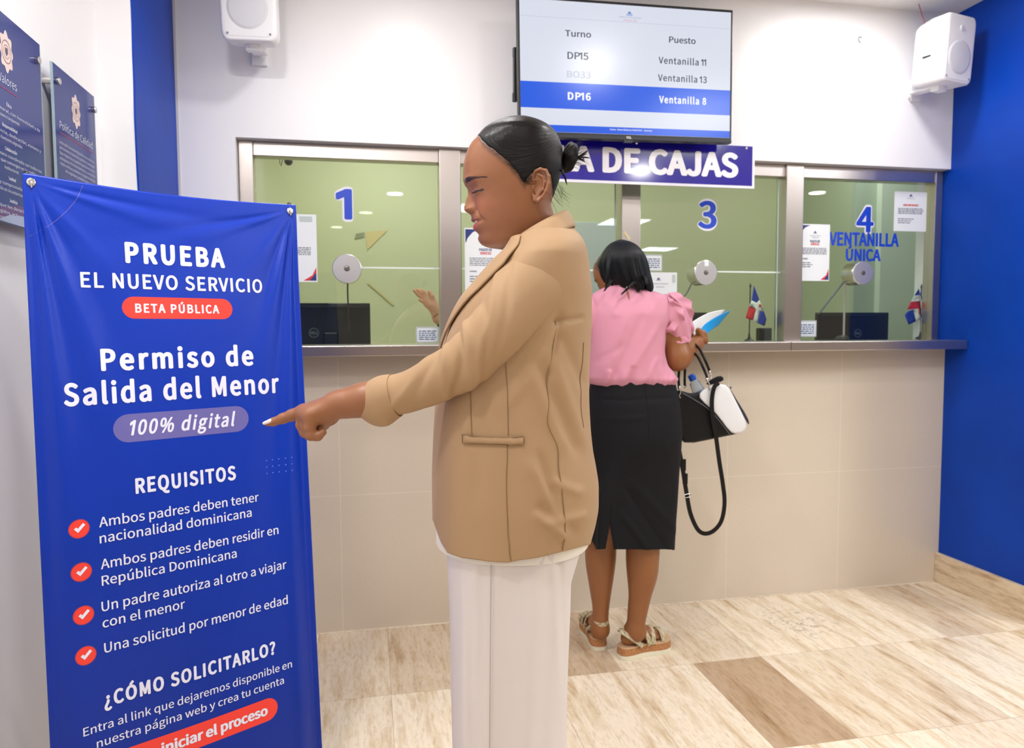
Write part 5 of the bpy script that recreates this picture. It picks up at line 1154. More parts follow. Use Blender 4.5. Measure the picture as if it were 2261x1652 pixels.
LL = [(1100, 1340, 40), (1190, 1328, 34), (1236, 1326, 32.5), (1274, 1326.3, 27.5), (1313, 1326.4, 21.5), (1342, 1326.5, 17.6), (1372, 1325, 17.5), (1392, 1325, 19)]
RL = [(1100, 1424, 42), (1190, 1420, 37), (1235, 1418.5, 35.5), (1269, 1417.8, 32.6), (1313, 1413, 24.5), (1347, 1408, 21.5), (1374, 1404.5, 19.5), (1396, 1402, 22)]
YL, YR = .07, -.01
for L_, dy in ((LL, YL), (RL, YR)):
    A_ = catmull(np.array(L_, float), 26); B.chain([w2p(x, y, dy) for y, x, r in A_], [r*sc2*(1+dy/Y2)*.97 for y, x, r in A_], .004)
heelR, toeR = onZ(1376, 1458, .0), onZ(1478, 1430, 0); heelL, toeL = onZ(1327, 1440, 0), onZ(1303, 1398, 0)
def foot(h_, t_, ank):
    d = t_-h_; L_ = .215; d = d/np.linalg.norm(d); sd_ = np.array([-d[1], d[0], 0]); z0 = .052
    q = lambda f, s, z: h_+d*f+sd_*s+UP*z
    B.chain([ank, q(.045, 0, z0+.05)], [.034, .030], .02); B.ell(q(.028, 0, z0+.024), (.028, .026, .027), k=.015)
    B.chain([q(.055, 0, z0+.045), q(.12, 0, z0+.028), q(.165, 0, z0+.018)], [.031, .027, .019], .02)
    for k, s in enumerate((.030, .016, .003, -.010, -.022)): B.cone(q(.165-.004*abs(k-1), s, z0+.014), q(.205-.008*k, s, z0+.010), .011 if k == 0 else .009, .011 if k == 0 else .0078, .004)
    return q, d, sd_
qR, dR, sR = foot(heelR+np.array([.0, .02, 0]), toeR, w2p(1403, 1392, YR)); qL, dL, sL = foot(heelL+np.array([0, .02, 0]), toeL, w2p(1325.5, 1388, YL))
v, f = B.mesh(.0036); pieces.append((v, f, SK2)); build_person_mesh(W2, pieces, M_skin2)
# blouse
M_pink = cloth_mat('blouse_pink', (204, 138, 158), .7, bs=.06); M_skirt = cloth_mat('skirt_black', (9, 9, 14), .85, sheen=0, bs=.1)
TL_ = [(632, 1343), (638, 1328), (645, 1316), (655, 1303), (670, 1296), (700, 1292), (760, 1293), (800, 1294), (830, 1294), (842, 1299), (852, 1310)]
TR_ = [(632, 1398), (636, 1412), (641, 1430), (648, 1452), (656, 1470), (675, 1476), (700, 1474), (735, 1463), (770, 1462), (800, 1466), (825, 1482), (836, 1491), (844, 1487), (852, 1478)]
TD = [(632, .058), (645, .075), (665, .095), (700, .118), (760, .125), (830, .128), (852, .11)]
ny_, na_ = 170, 220; P = np.zeros((ny_, na_, 3))
for i in range(ny_):
    y = 632+(852-632)*i/(ny_-1); l, r, dpt = float(sip(y, TL_)), float(sip(y, TR_)), float(sip(y, TD)); c, rr = (l+r)/2, (r-l)/2
    for k in range(na_):
        a = 2*math.pi*k/na_; ca_, sa_ = math.cos(a), math.sin(a); x = c+rr*np.sign(ca_)*abs(ca_)**.8
        fo = 0.0
        if sa_ > 0:
            for (x0, y0, x1, y1, wd, am) in [(1310, 835, 1360, 700, 8, .006), (1330, 840, 1400, 690, 9, -.005), (1350, 838, 1430, 720, 8, .006), (1395, 842, 1425, 790, 6, .006), (1365, 842, 1372, 806, 6, -.006), (1440, 838, 1462, 760, 8, -.005), (1300, 800, 1350, 760, 8, -.004), (1455, 845, 1478, 810, 6, .007), (1320, 845, 1326, 815, 5, .006), (1400, 700, 1440, 655, 9, .003), (1340, 700, 1322, 660, 8, .003)]:
                ax, ay = x1-x0, y1-y0; L_ = math.hypot(ax, ay); t_ = ((x-x0)*ax+(y-y0)*ay)/L_/L_; e = ((x-x0)*-ay+(y-y0)*ax)/L_
                fo += am*math.exp(-(e/wd)**2)*sstep((t_+.15)/.3)*sstep((1.15-t_)/.3)
            fo += .0035*math.sin(x*.21)*sstep((y-800)/35)+.0012*math.sin(x*.47+1)*sstep((y-820)/20)
        P[i, k] = onY(x, y, Y2)-np.array([0, 1, 0])*(sa_*dpt*(abs(sa_)**-.15 if abs(sa_) > .01 else 1)+fo)
blo = mesh('blouse', P.reshape(-1, 3), gridF(ny_, na_, True, True), M_pink, W2, smooth=True)
# keyhole at the nape with a pearl button
kz = w2p(1371, 655, -.098)
def on_back(x, y):
    i = int(np.clip(round((y-632)/220*(ny_-1)), 0, ny_-1)); row = P[i]; tgt = onY(x, y, Y2); m_ = row[:, 1] < Y2; k = int(np.argmin(np.abs(row[:, 0]-tgt[0])+np.where(m_, 0, 9))); return row[k]
kp = [on_back(1370, 638), on_back(1368.5, 650), on_back(1370, 664), on_back(1372, 650)]
mesh('keyhole', np.array([p_-[0, .0035, 0] for p_ in kp]+[p_-[0, .0025, 0] for p_ in kp]), [(0, 1, 2, 3), (7, 6, 5, 4), (0, 4, 5, 1), (1, 5, 6, 2), (2, 6, 7, 3), (3, 7, 4, 0)], mat('skin_flat', (150, 88, 52), .6), blo)
mesh('pearl_button', *lathe(on_back(1371, 637)-[0, .003, 0], (0, -1, 0), [(0, .003), (.002, .0042), (.005, .003), (.006, .0005)], 14), mat('pearl', (240, 232, 214), .2), blo, smooth=True)
v_, f_ = tube([on_back(x, 633+abs(x-1370)*.05)-[0, .001, 0] for x in range(1346, 1402, 5)], .003, 6, sm=40); mesh('neck_band', v_, f_, M_pink, blo, smooth=True)
# puffed sleeve with ruffle flap and cuff band (both sides)
def psleeve(pts, side):
    C_ = catmull(np.array(pts, float), 60); P0 = np.array([w2p(x, y, d_) for x, y, r, d_ in C_]); T = np.gradient(P0, axis=0); T /= np.linalg.norm(T, axis=1)[:, None]; V = []; n_ = 80
    for i in range(60):
        u = np.array([0, 1.0, 0])-T[i]*T[i][1]; u /= np.linalg.norm(u); v = np.cross(T[i], u); r = C_[i, 2]*sc2
        for k in range(n_): a = 2*math.pi*k/n_; V.append(P0[i]+(u*math.cos(a)+v*math.sin(a))*(r*(1+.035*math.sin(a*9+i*.05)*sstep(i/20)*sstep((60-i)/15))))
    return np.array(V), gridF(60, n_, True)+[tuple(range(n_))]
v, f = psleeve([(1448, 668, 22, 0), (1466, 684, 37, 0), (1482, 712, 38, .005), (1490, 738, 33, .01), (1491, 748, 31, .01)], 1); o = mesh('sleeve', v, f, M_pink, blo, smooth=True)
v, f = psleeve([(1489, 744, 30.5, .01), (1491, 751, 31.5, .01), (1492, 758, 31, .01)], 1); o = mesh('sleeve_band', v, f, M_pink, blo, smooth=True)
v, f = psleeve([(1322, 668, 22, 0), (1306, 684, 36, 0), (1300, 712, 38, .005), (1297, 738, 33, .01), (1297, 748, 31, .01)], 1); o = mesh('sleeve', v, f, M_pink, blo, smooth=True)
# ruffle: a wavy flap springing from the shoulder seam and falling beside the arm
def ruffle(top, bot, name='ruffle'):
    A = catmull(np.array(top, float), 50); Bm = catmull(np.array(bot, float), 50); V = []
    for i in range(50):
        for j in range(14):
            s = j/13; p_ = A[i]*(1-s)+Bm[i]*s; V.append(w2p(p_[0]+3*math.sin(i*.5)*s, p_[1], p_[2]+.016*math.sin(i*.42+s)*s))
    o = mesh(name, np.array(V), gridF(50, 14, False), M_pink, blo, smooth=True); md = o.modifiers.new('s', 'SOLIDIFY'); md.thickness = .002; md.offset = 0
c8_ = lambda x, y: (1260+x*.2422, 500+y*.2422)
ruffle([(*c8_(890, 605), -.045), (*c8_(930, 650), -.055), (*c8_(975, 690), -.055), (*c8_(1030, 770), -.04), (*c8_(1040, 830), -.03), (*c8_(1010, 890), -.03)],
       [(*c8_(960, 600), -.02), (*c8_(1040, 640), -.02), (*c8_(1110, 715), -.02), (*c8_(1112, 800), -.01), (*c8_(1120, 930), 0), (*c8_(1055, 1060), .0)])
ruffle([(*c8_(880, 640), -.05), (*c8_(900, 690), -.065), (*c8_(940, 740), -.07), (*c8_(960, 800), -.07), (*c8_(900, 900), -.07), (*c8_(830, 960), -.06)],
       [(*c8_(900, 645), -.05), (*c8_(960, 690), -.07), (*c8_(1035, 770), -.07), (*c8_(1020, 870), -.07), (*c8_(940, 950), -.075), (*c8_(830, 975), -.06)])
# skirt
KL = [(841, 1308), (870, 1304), (910, 1299), (950, 1297), (1000, 1298), (1100, 1301), (1190, 1297), (1220, 1297)]
KR = [(841, 1484), (870, 1490), (910, 1495), (950, 1497), (1000, 1496), (1060, 1494), (1100, 1492), (1160, 1488), (1220, 1485)]
ny_, na_ = 150, 240; V = []; XS = 1324
for i in range(ny_):
    v_ = i/(ny_-1)
    for k in range(na_):
        a = -math.pi*1.5+.0001+2*math.pi*k/(na_-1)        # seam of the grid at the back: sin = 1
        ca_, sa_ = math.cos(a), math.sin(a)
        yh = 1215 if True else 0
        l0, r0 = float(ip(1210, KL)), float(ip(1210, KR)); xh = (l0+r0)/2+(r0-l0)/2*ca_
        if sa_ > 0 and xh < XS: yh = float(ip(xh, [(1297, 1188), (1322, 1215)]))
        elif ca_ < -.9: yh = 1192
        yh = 715+(yh-715)*(1-.045*max(sa_, 0)); y = 841+(yh-841)*v_; l, r = float(sip(y, KL)), float(sip(y, KR)); c, rr = (l+r)/2, (r-l)/2; dpt = float(sip(y, [(841, .115), (900, .145), (960, .155), (1050, .13), (1220, .12)]))
        # back slit below y=1120: the two edges of the grid part
        x = c+rr*np.sign(ca_)*abs(ca_)**.85
        op = sstep((y-1125)/80)*9; back = math.exp(-((k if k < na_/2 else na_-1-k)/9.0)**2)
        x += ((10 if k >= na_/2 else -10)*sstep((y-1125)/90)*back)*1.0
        x += (XS-c)*sstep((y-950)/150)*math.exp(-((k if k < na_/2 else na_-1-k)/26.0)**2)*(1 if sa_ > 0 else 0)
        fo = 0
        if sa_ > 0:
            for (x0, y0, x1, y1, wd, am) in [(1350, 1120, 1420, 1210, 7, .006), (1352, 1060, 1452, 1200, 8, -.005), (1345, 1090, 1310, 1200, 8, -.005), (1380, 1060, 1484, 1170, 9, .005), (1300, 880, 1480, 872, 5, -.003), (1300, 920, 1400, 912, 6, .003), (1430, 980, 1494, 950, 8, .004)]:
                ax, ay = x1-x0, y1-y0; L_ = math.hypot(ax, ay); t_ = ((x-x0)*ax+(y-y0)*ay)/L_/L_; e = ((x-x0)*-ay+(y-y0)*ax)/L_
                fo += am*math.exp(-(e/wd)**2)*sstep((t_+.15)/.3)*sstep((1.15-t_)/.3)
        V.append(onY(x, y, Y2)-np.array([0, 1, 0])*(sa_*dpt+fo))
skt = mesh('skirt', np.array(V), gridF(ny_, na_, False, True), M_skirt, W2, smooth=True); md = skt.modifiers.new('s', 'SOLIDIFY'); md.thickness = .003; md.offset = -1
# sandals
M_cork = mat('cork', (176, 120, 74), .8); q = NT(M_cork); q.link(q.ramp(q.noise(q.obj(), 220, 4, .8), [(.35, (120, 74, 42)), (.5, (180, 124, 78)), (.7, (200, 146, 98))]), q.b.inputs['Base Color'])
M_sole = mat('sole_white', (232, 228, 206), .5); M_strap = mat('elastic_strap', (196, 180, 146), .8); q = NT(M_strap); p = q.sep(q.obj())
ln = q.math('MAXIMUM', q.line(q.math('ADD', p[0], p[2]), 0, .022, .0018), q.line(q.math('SUBTRACT', q.math('ADD', p[0], p[1]), p[2]), 0, .022, .0018)); ln2 = q.math('MULTIPLY', q.line(q.math('ADD', p[0], q.math('MULTIPLY', p[2], .3)), 0, .004, .0008), .45)
q.link(q.mix(q.math('MAXIMUM', ln, ln2), rgbl((200, 186, 152)), rgbl((74, 56, 40))), q.b.inputs['Base Color'])
def sandal(q, d, sd_, ank, label, L_=.238):
    def outline(grow=0):
        pr_ = [(0, .001), (.004, .018), (.02, .031), (.05, .034), (.1, .032), (.15, .040), (.19, .043), (.22, .034), (.236, .016), (.24, .001)]
        up_ = [(f-.012-(grow if f < .1 else -grow), s+grow) for f, s in pr_]; return up_+[(f, -s) for f, s in up_[::-1]]
    t = thing('sandal', tuple(q(.1, 0, 0)), label, 'shoe', 'sandals of the woman in pink')
    def layer(z0, z1, grow, name, m, rng_=None, g2=None):
        o_ = catmull(np.array(outline(grow)), 90); o2 = catmull(np.array(outline(grow if g2 is None else g2)), 90); n_ = 90
        V = [q(f, s, z0) for f, s in o_]+[q(f, s, z1+.002*math.sin(f*13)) for f, s in o2]; F = [tuple(range(n_))[::-1], tuple(range(n_, 2*n_))]+[(i, (i+1) % n_, n_+(i+1) % n_, n_+i) for i in range(n_)]
        return mesh(name, np.array(V), F, m, t)
    layer(.0005, .018, .0015, 'outsole', M_sole, g2=.003); layer(.018, .045, .002, 'platform', M_cork, g2=0); layer(.045, .0515, -.0005, 'footbed', mat('footbed_tan', (206, 170, 132), .7))
    # straps
    def strap(pts, w_=.011, th_=.0018, cen=None):
        A = catmull(np.array(pts, float), 48); V = []; T = np.gradient(A, axis=0); T /= np.linalg.norm(T, axis=1)[:, None]+1e-9; pn = None
        for a_, t_ in zip(A, T):
            if cen is None: f_ = (a_-q(0, 0, 0)) @ d; c_ = q(max(f_, .03), 0, .045)
            else: c_ = cen+UP*(a_[2]-cen[2])
            n_ = a_-c_; n_ -= t_*(n_@t_); n_ /= np.linalg.norm(n_)+1e-9; s_ = np.cross(t_, n_)
            V += [a_+s_*w_-n_*th_, a_+s_*w_+n_*th_, a_-s_*w_+n_*th_, a_-s_*w_-n_*th_]
        mesh('strap', np.array(V), gridF(48, 4, True)+[(0, 1, 2, 3), (191, 190, 189, 188)], M_strap, t)
    ra = .0325; ac = ank+UP*.012
    strap([ac+d*(ra*math.cos(a)*1.08)+sd_*(ra*math.sin(a))+UP*(.004*math.cos(a)) for a in np.linspace(0, 2*math.pi, 17)], .0105, cen=ac)
    for s in (-1, 1):
        strap([q(.075, s*.039, .05), q(.052, s*.038, .07), q(.02, s*.033, .095), q(-.002, s*.014, .112), q(.002, -s*.004, .122)], .010)
        strap([q(.11, s*.040, .05), q(.10, s*.038, .082), q(.088, s*.026, .112), q(.078, -s*.004, .124)], .010)
    strap([q(.125, -.041, .05), q(.128, -.036, .08), q(.13, -.018, .103), q(.132, .004, .109), q(.135, .026, .1), q(.14, .040, .08), q(.142, .044, .05)], .0095)
    strap([q(.172, -.043, .05), q(.172, -.038, .072), q(.174, -.02, .087), q(.175, .005, .092), q(.176, .028, .086), q(.178, .042, .07), q(.178, .046, .05)], .009)
    return t
sandal(qR, dR, sR, w2p(1404, 1384, YR), 'cork platform sandal on the foot turned sideways, patterned straps')
sandal(qL, dL, sL, w2p(1325.5, 1378, YL), 'cork platform sandal seen from the heel behind the white trousers')

# papers in her hand
M_cyan = mat('folder_cyan', (20, 150, 220), .4)
def sheet(pts, dys, name, m, label, cat, th=.0012, curl=.0):
    P4 = [onY(x, y, Y2+dy) for (x, y), dy in zip(pts, dys)]; n_ = 16; V = []
    for i in range(n_+1):
        for j in range(n_+1):
            u, v = i/n_, j/n_; p_ = (P4[0]*(1-u)+P4[1]*u)*(1-v)+(P4[3]*(1-u)+P4[2]*u)*v; V.append(p_+UP*curl*math.sin(math.pi*u)*(1-v*.4))
    o = mesh(name, np.array(V), gridF(n_+1, n_+1, False), m, smooth=True); md = o.modifiers.new('s', 'SOLIDIFY'); md.thickness = th; md.offset = 0; tag(o, label, cat); return o
sheet([(1527, 712), (1600, 684), (1578, 716), (1532, 741)], [.11, .25, .25, .12], 'paper_sheets', M_paper, 'white papers held in the raised hand of the woman in pink', 'paper', .002, .012)
sheet([(1538, 728), (1613, 685), (1586, 719), (1556, 741)], [.146, .285, .285, .156], 'folder', M_cyan, 'bright cyan folder under the white papers in her hand', 'folder', .002, .006)

# ------------------------------------------------------------------ handbag
M_blk = mat('leather_black', (10, 10, 12), .5, spec=.25); q = NT(M_blk); q.bump(q.noise(q.obj(), 320, 3, .6), .3, .0006)
M_wht = mat('leather_white', (222, 222, 226), .5); q = NT(M_wht); q.bump(q.noise(q.obj(), 320, 3, .6), .25, .0006)
YB = .03
g3 = lambda x, y: (1440+x*.2784, 740+y*.2784)
bg = thing('handbag', tuple(w2p(1560, 960, YB)), 'black and white leather handbag hanging from the forearm of the woman in pink', 'handbag')
def bagside(dy, inset=0): return [w2p(x, y, dy) for x, y in [g3(150, 425), g3(240, 440), g3(330, 480), g3(450, 402), g3(590, 368), g3(640, 480), g3(710, 610), g3(772, 742), g3(700, 780), g3(625, 795), g3(430, 835), g3(225, 882), g3(185, 760), g3(165, 600)]]
def slab(front, back, m, name, bulge=.012, label=None):
    n_ = len(front); F0_, B0_ = np.array(front), np.array(back); cF, cB = F0_.mean(0), B0_.mean(0); rings = []
    for s, o_ in ((.35, 1), (.7, .8), (.93, .4), (1.0, 0)): rings.append(cF+(F0_-cF)*s-np.array([0, bulge*o_, 0]))
    for s, o_ in ((1.0, 0), (.93, .4), (.7, .8), (.35, 1)): rings.append(cB+(B0_-cB)*s+np.array([0, bulge*o_, 0]))
    V = np.concatenate([[cF-[0, bulge, 0]]]+rings+[[cB+[0, bulge, 0]]]); F = [(0, 1+(i+1) % n_, 1+i) for i in range(n_)]; e = 1+len(rings)*n_
    F += [(1+a*n_+i, 1+a*n_+(i+1) % n_, 1+(a+1)*n_+(i+1) % n_, 1+(a+1)*n_+i) for a in range(len(rings)-1) for i in range(n_)]
    F += [(e, 1+(len(rings)-1)*n_+i, 1+(len(rings)-1)*n_+(i+1) % n_) for i in range(n_)]
    o = mesh(name, V, F, m, bg, smooth=True); md = o.modifiers.new('b', 'SUBSURF'); md.levels = md.render_levels = 1
    if label: o['label'] = label
    return o
slab(bagside(YB), bagside(YB+.10), M_blk, 'body', .006)
wp = [g3(342, 490), g3(400, 430), g3(470, 398), g3(590, 370), g3(640, 480), g3(710, 612), g3(772, 742), g3(700, 782), g3(628, 794), g3(560, 690), g3(470, 580)]
slab([w2p(x, y, YB-.009) for x, y in wp], [w2p(x, y, YB+.01) for x, y in wp], M_wht, 'front_panel', .004, 'white leather panel')
gp = [g3(592, 372), g3(632, 450), g3(700, 560), g3(777, 680), g3(771, 740), g3(705, 605), g3(640, 475)]
slab([w2p(x, y, YB+.0) for x, y in gp], [w2p(x, y, YB+.085) for x, y in gp], mat('leather_navy', (30, 34, 48), .5), 'gusset', .002)
sp = [(*g3(245, 462), 0), (*g3(330, 510), 0), (*g3(450, 590), 0), (*g3(540, 690), 0), (*g3(622, 796), 0)]
mesh('zip_piping', *tube([w2p(x, y, YB-.016) for x, y, _ in sp], .0016, 6, sm=40), mat('zip_grey', (110, 112, 118), .35, .7), bg, smooth=True)
tp = [g3(410, 388), g3(480, 342), g3(552, 308), g3(585, 365), g3(500, 380), g3(455, 402)]
slab([w2p(x, y, YB+.015) for x, y in tp], [w2p(x, y, YB+.075) for x, y in tp], M_blk, 'top_opening', .002)
def handle(pts, r=.0052): mesh('handle', *tube([w2p(x, y, dy) for x, y, dy in pts], r, 10, sm=60), M_blk, bg, smooth=True)
h_ = lambda x, y, d_: (*g3(x, y), d_)
handle([h_(455, 285, YB-.01), h_(420, 200, .0), h_(375, 110, .04), h_(330, 70, .08), h_(290, 72, .12), h_(268, 120, .16), h_(262, 230, .1), h_(258, 350, .02), h_(258, 395, YB+.06)])
handle([h_(435, 335, YB-.015), h_(405, 260, -.03), h_(360, 170, .0), h_(310, 128, .04), h_(280, 125, .09), h_(240, 180, .11), h_(215, 280, .04), h_(210, 350, -.03), h_(212, 400, YB-.012)])
for (a, b) in ((h_(452, 280, YB-.01), h_(470, 345, YB-.01)), (h_(432, 335, YB-.015), h_(458, 435, YB-.015)), (h_(212, 395, YB-.012), h_(222, 500, YB-.012)), (h_(258, 385, YB+.06), h_(262, 420, YB+.05))):
    pa, pb = w2p(*a), w2p(*b); mesh('clasp', *join(cyl(pa, pa+(pb-pa)*.35, .0062), tube([pa+(pb-pa)*.35, pa+(pb-pa)*.55+RGT*.004, pa+(pb-pa)*.8-RGT*.003, pb], .0028, 8, sm=14)), M_chrome, bg, smooth=True)
st = catmull(np.array([h_(528, 378, YB-.02), h_(492, 415, YB-.024), h_(474, 510, YB-.024), h_(478, 640, YB-.022), h_(505, 800, YB-.012), h_(532, 1000, YB), h_(560, 1180, YB), h_(574, 1330, YB+.01), h_(550, 1470, YB+.02), h_(490, 1550, YB+.03), h_(420, 1575, YB+.03), h_(360, 1540, YB+.03), h_(305, 1420, YB+.02), h_(275, 1270, YB+.01), h_(245, 1080, YB), h_(215, 920, YB), h_(190, 800, YB), h_(178, 700, YB+.01)]), 160)
A = np.array([w2p(*p_) for p_ in st]); T = np.gradient(A, axis=0); T /= np.linalg.norm(T, axis=1)[:, None]; V = []
for a_, t_ in zip(A, T):
    s_ = np.cross(t_, [0, 1.0, 0]); s_ /= np.linalg.norm(s_); w_ = .0088
    V += [a_+s_*w_-[0, .0016, 0], a_+s_*w_+[0, .0016, 0], a_-s_*w_+[0, .0016, 0], a_-s_*w_-[0, .0016, 0]]
so = mesh('shoulder_strap', np.array(V), gridF(160, 4, True)+[(0, 1, 2, 3), (639, 638, 637, 636)], M_blk, bg)
pb = w2p(*h_(278, 1275, YB+.008)); mesh('buckle', *tube([pb+[-.012, -.002, .006], pb+[.012, -.002, .01], pb+[.014, -.002, -.004], pb+[-.010, -.002, -.008], pb+[-.012, -.002, .006]], .0013, 6), M_chrome, so)
pb = w2p(*h_(250, 1030, YB+.0)); mesh('keeper', *bevel_box(pb-[.011, .004, .024], pb+[.009, .003, .024], .002), M_blk, so)
pb = w2p(*h_(262, 1140, YB+.003)); mesh('keeper', *bevel_box(pb-[.011, .004, .022], pb+[.010, .003, .022], .002), M_blk, so)
pb = w2p(*g3(622, 415), YB+.03); mesh('side_stud', *lathe(pb, (1, 0, 0), [(0, .005), (.004, .005), (.007, .003)], 14), M_chrome, bg)
# water bottle in the bag
p0 = w2p(*g3(385, 480), YB+.03); p1 = w2p(*g3(320, 345), YB+.03); ax_ = (p1-p0)/np.linalg.norm(p1-p0); L_ = np.linalg.norm(p1-p0)
wb = thing('water_bottle', tuple(p0), 'small clear water bottle with a blue cap sticking out of the handbag', 'bottle')
bm_ = mat('bottle_clear', (210, 226, 244), .08, spec=.6); bm_.node_tree.nodes['Principled BSDF'].inputs['Transmission Weight'].default_value = .75; bm_.node_tree.nodes['Principled BSDF'].inputs['IOR'].default_value = 1.15
mesh('bottle_body', *lathe(p0-ax_*.05, ax_, [(0, .026), (.05, .028), (.065, .027), (L_+.032, .02), (L_+.038, .0125), (L_+.046, .0125)], 28), bm_, wb, smooth=True)
mesh('cap', *lathe(p0+ax_*(L_-.006), ax_, [(0, .0148), (.02, .0148), (.023, .012)], 28), mat('cap_blue', (0, 80, 200), .4), wb)
mesh('bottle_label', *lathe(p0-ax_*.02, ax_, [(0, .0288), (.034, .0286)], 28), mat('label_blue', (60, 110, 200), .4), wb)

# ------------------------------------------------------------------ the teller waving behind the first pillar
YT = 3.62
tp_ = lambda x, y, dy=0: onY(x, y, YT+dy)
W3 = thing('person', (onY(1120, 700, YT+.15)[0], YT+.15, 0), 'teller behind window 1 raising an open hand beside the pillar', 'person')
c2 = lambda x, y, d_=0: tp_(500+x*.3027, 300+y*.3027, d_)
B = Blob()
B.ell(c2(1480, 1210), (.034, .016, .045), np.array([[math.cos(.6), 0, math.sin(.6)], [0, 1, 0], [-math.sin(.6), 0, math.cos(.6)]]), k=.012)
B.chain([c2(1525, 1275, .005), c2(1500, 1235)], [.024, .026], .012)
for (a, b, c_), r in zip([((1450, 1195), (1400, 1160), (1368, 1128)), ((1462, 1185), (1420, 1145), (1392, 1122)), ((1474, 1180), (1440, 1140), (1425, 1124)), ((1450, 1215), (1425, 1205), (1408, 1196))], (.0095, .0095, .009, .0085)):
    B.chain([c2(*a), c2(*b, -.004), c2(*c_, -.006)], [r*1.1, r, r*.75], .004)
B.chain([c2(1505, 1210, -.01), c2(1500, 1170, -.014), c2(1480, 1138, -.014)], [.0125, .0105, .0085], .006)
el = tp_(1085, 745, .02)
B.chain([c2(1525, 1275, .005), c2(1548, 1330, .01), tp_(1010, 725, .02), el], [.023, .028, .036, .044], .02); B.chain([el, tp_(1120, 660, .26)], [.044, .05], .02)
B.chain([tp_(1145, 690, .3), tp_(1145, 655, .29)], [.055, .05], .02); B.ell(tp_(1145, 760, .3), (.15, .1, .2), k=.05)
B.chain([tp_(1145, 900, .32), np.array([tp_(1145, 900, .17)[0], YT+.34, .85])], [.14, .12], .04)
for s_ in (-1, 1): cxx = tp_(1145, 900, .32)[0]; B.chain([(cxx+s_*.08, YT+.34, .8), (cxx+s_*.09, YT+.34, .45), (cxx+s_*.09, YT+.34, .05)], [.09, .06, .045], .03)
v, f = B.mesh(.0032); fd = np.array([-.25, -.97, 0]); e1 = -fd/np.linalg.norm(fd); e2 = np.cross(UP, e1); RH3 = np.stack([e1, e2, UP], 1); th3 = tp_(1145, 590, .30)
sk, col, hr, uv, sd, (nr, nc) = head_parts(.215/278, lin((200, 140, 106)), seed=8)
o = build_person_mesh(W3, [(v, f, lin((240, 172, 140))), (xform(sk, RH3, th3), gridF(nr, nc, True, True)+[tuple(range(nc))], col)], M_skin2)
FA = np.array(gridF(nr, nc, True, True)); ok = (sd[FA] > .02).any(1); o = mesh('hair', xform(hr, RH3, th3), [tuple(q_) for q_ in FA[ok]]+[tuple(range(nc))], M_hair2, W3, smooth=True); setuv(o, uv)
M_uni = cloth_mat('uniform_navy', (46, 52, 78), .8)
v, f = tube([c2(1560, 1345, .012), tp_(1010, 727, .02), el, tp_(1120, 662, .26)], [.034, .043, .052, .062], 24, sm=30); mesh('sleeve', v, f, M_uni, W3, smooth=True)
B = Blob(); B.ell(tp_(1145, 760, .3), (.17, .115, .19), k=.05); B.chain([tp_(1145, 900, .32), np.array([tp_(1145, 900, .17)[0], YT+.34, .85])], [.155, .14], .04); v, f = B.mesh(.006); mesh('shirt', v, f, M_uni, W3, smooth=True)
mesh('bracelet', *tube([c2(1535, 1305, .006)+.0262*(math.cos(a)*np.array([.8, 0, .6])+math.sin(a)*np.array([0, 1, 0])) for a in np.linspace(0, 2*math.pi, 25)], .0028, 8), M_black, W3, smooth=True)
# ================================================================== the banner on its x-shaped stand
hB = math.radians(59.72); UB = np.array([math.sin(hB), math.cos(hB), 0]); NB0 = np.array([math.cos(hB), -math.sin(hB), 0])
OB = dep(66, 398, 1.584); VB = np.array([0, 0, -1.0])+.077*NB0-.008*UB; VB /= np.linalg.norm(VB); NB = np.cross(UB, VB)
if NB @ NB0 < 0: NB = -NB
WB, HB = .6, 1.585
def uvB(x, y): d = ray(x, y); P_ = CO+d*(((OB-CO) @ NB)/(d @ NB)); q_ = P_-OB; A_ = np.array([[UB @ UB, UB @ VB], [UB @ VB, VB @ VB]]); return np.linalg.solve(A_, [q_ @ UB, q_ @ VB])
def dispB(u, v):
    u, v = np.asarray(u, float), np.asarray(v, float); d = .010*np.sin(np.clip(u/WB, 0, 1)*math.pi)*sstep(v/.5)
    for side in (0, 1):
        uu = u if side == 0 else WB-u; r = np.hypot(uu, v)+1e-6; an = np.degrees(np.arctan2(uu, v))     # 0 = straight down
        for a0, wd, am, fall in ((3.5, 2.2, .006, 1.0), (8.5, 2.4, -.0055, .8), (15, 3.2, .005, .55), (24, 4, -.004, .4), (38, 6, .003, .3), (76, 5, .0035, .35), (84, 3, -.003, .4)):
            d = d+am*np.exp(-((an-a0*(1 if side == 0 else .9))/wd)**2)*sstep(r/.12)*np.exp(-(r/fall)**2)*(1.0 if side == 0 else .9)
        d = d-.009*np.exp(-(uu/.016)**2)*sstep(v/.2)+.004*np.exp(-((uu-.045)/.018)**2)*sstep((v-.3)/.4)
    d = d+.0025*np.sin(u*70+v*2)*np.exp(-((u-.1)/.07)**2)*sstep((v-.15)/.3)*np.exp(-(v/.9)**2)
    return d
def SB(u, v, lift=0.0):
    u, v = np.asarray(u, float), np.asarray(v, float); sag_ = .012*np.sin(np.clip(u/WB, 0, 1)*math.pi)*np.exp(-(v/.05)**2)
    return OB+u[..., None]*UB+(v+sag_)[..., None]*VB+(dispB(u, v)+lift)[..., None]*NB
BN = thing('banner_stand', (OB[0]*.5+(OB+UB*WB)[0]*.5, (OB[1]+(OB+UB*WB)[1])/2, 0), 'tall blue vinyl banner headed PRUEBA EL NUEVO SERVICIO on a black stand', 'banner')
M_vin = mat('banner_vinyl', (2, 54, 176), .3, spec=.32)
q = NT(M_vin); uvn = q.n('ShaderNodeTexCoord').outputs['UV']; sp_ = q.sep(uvn)
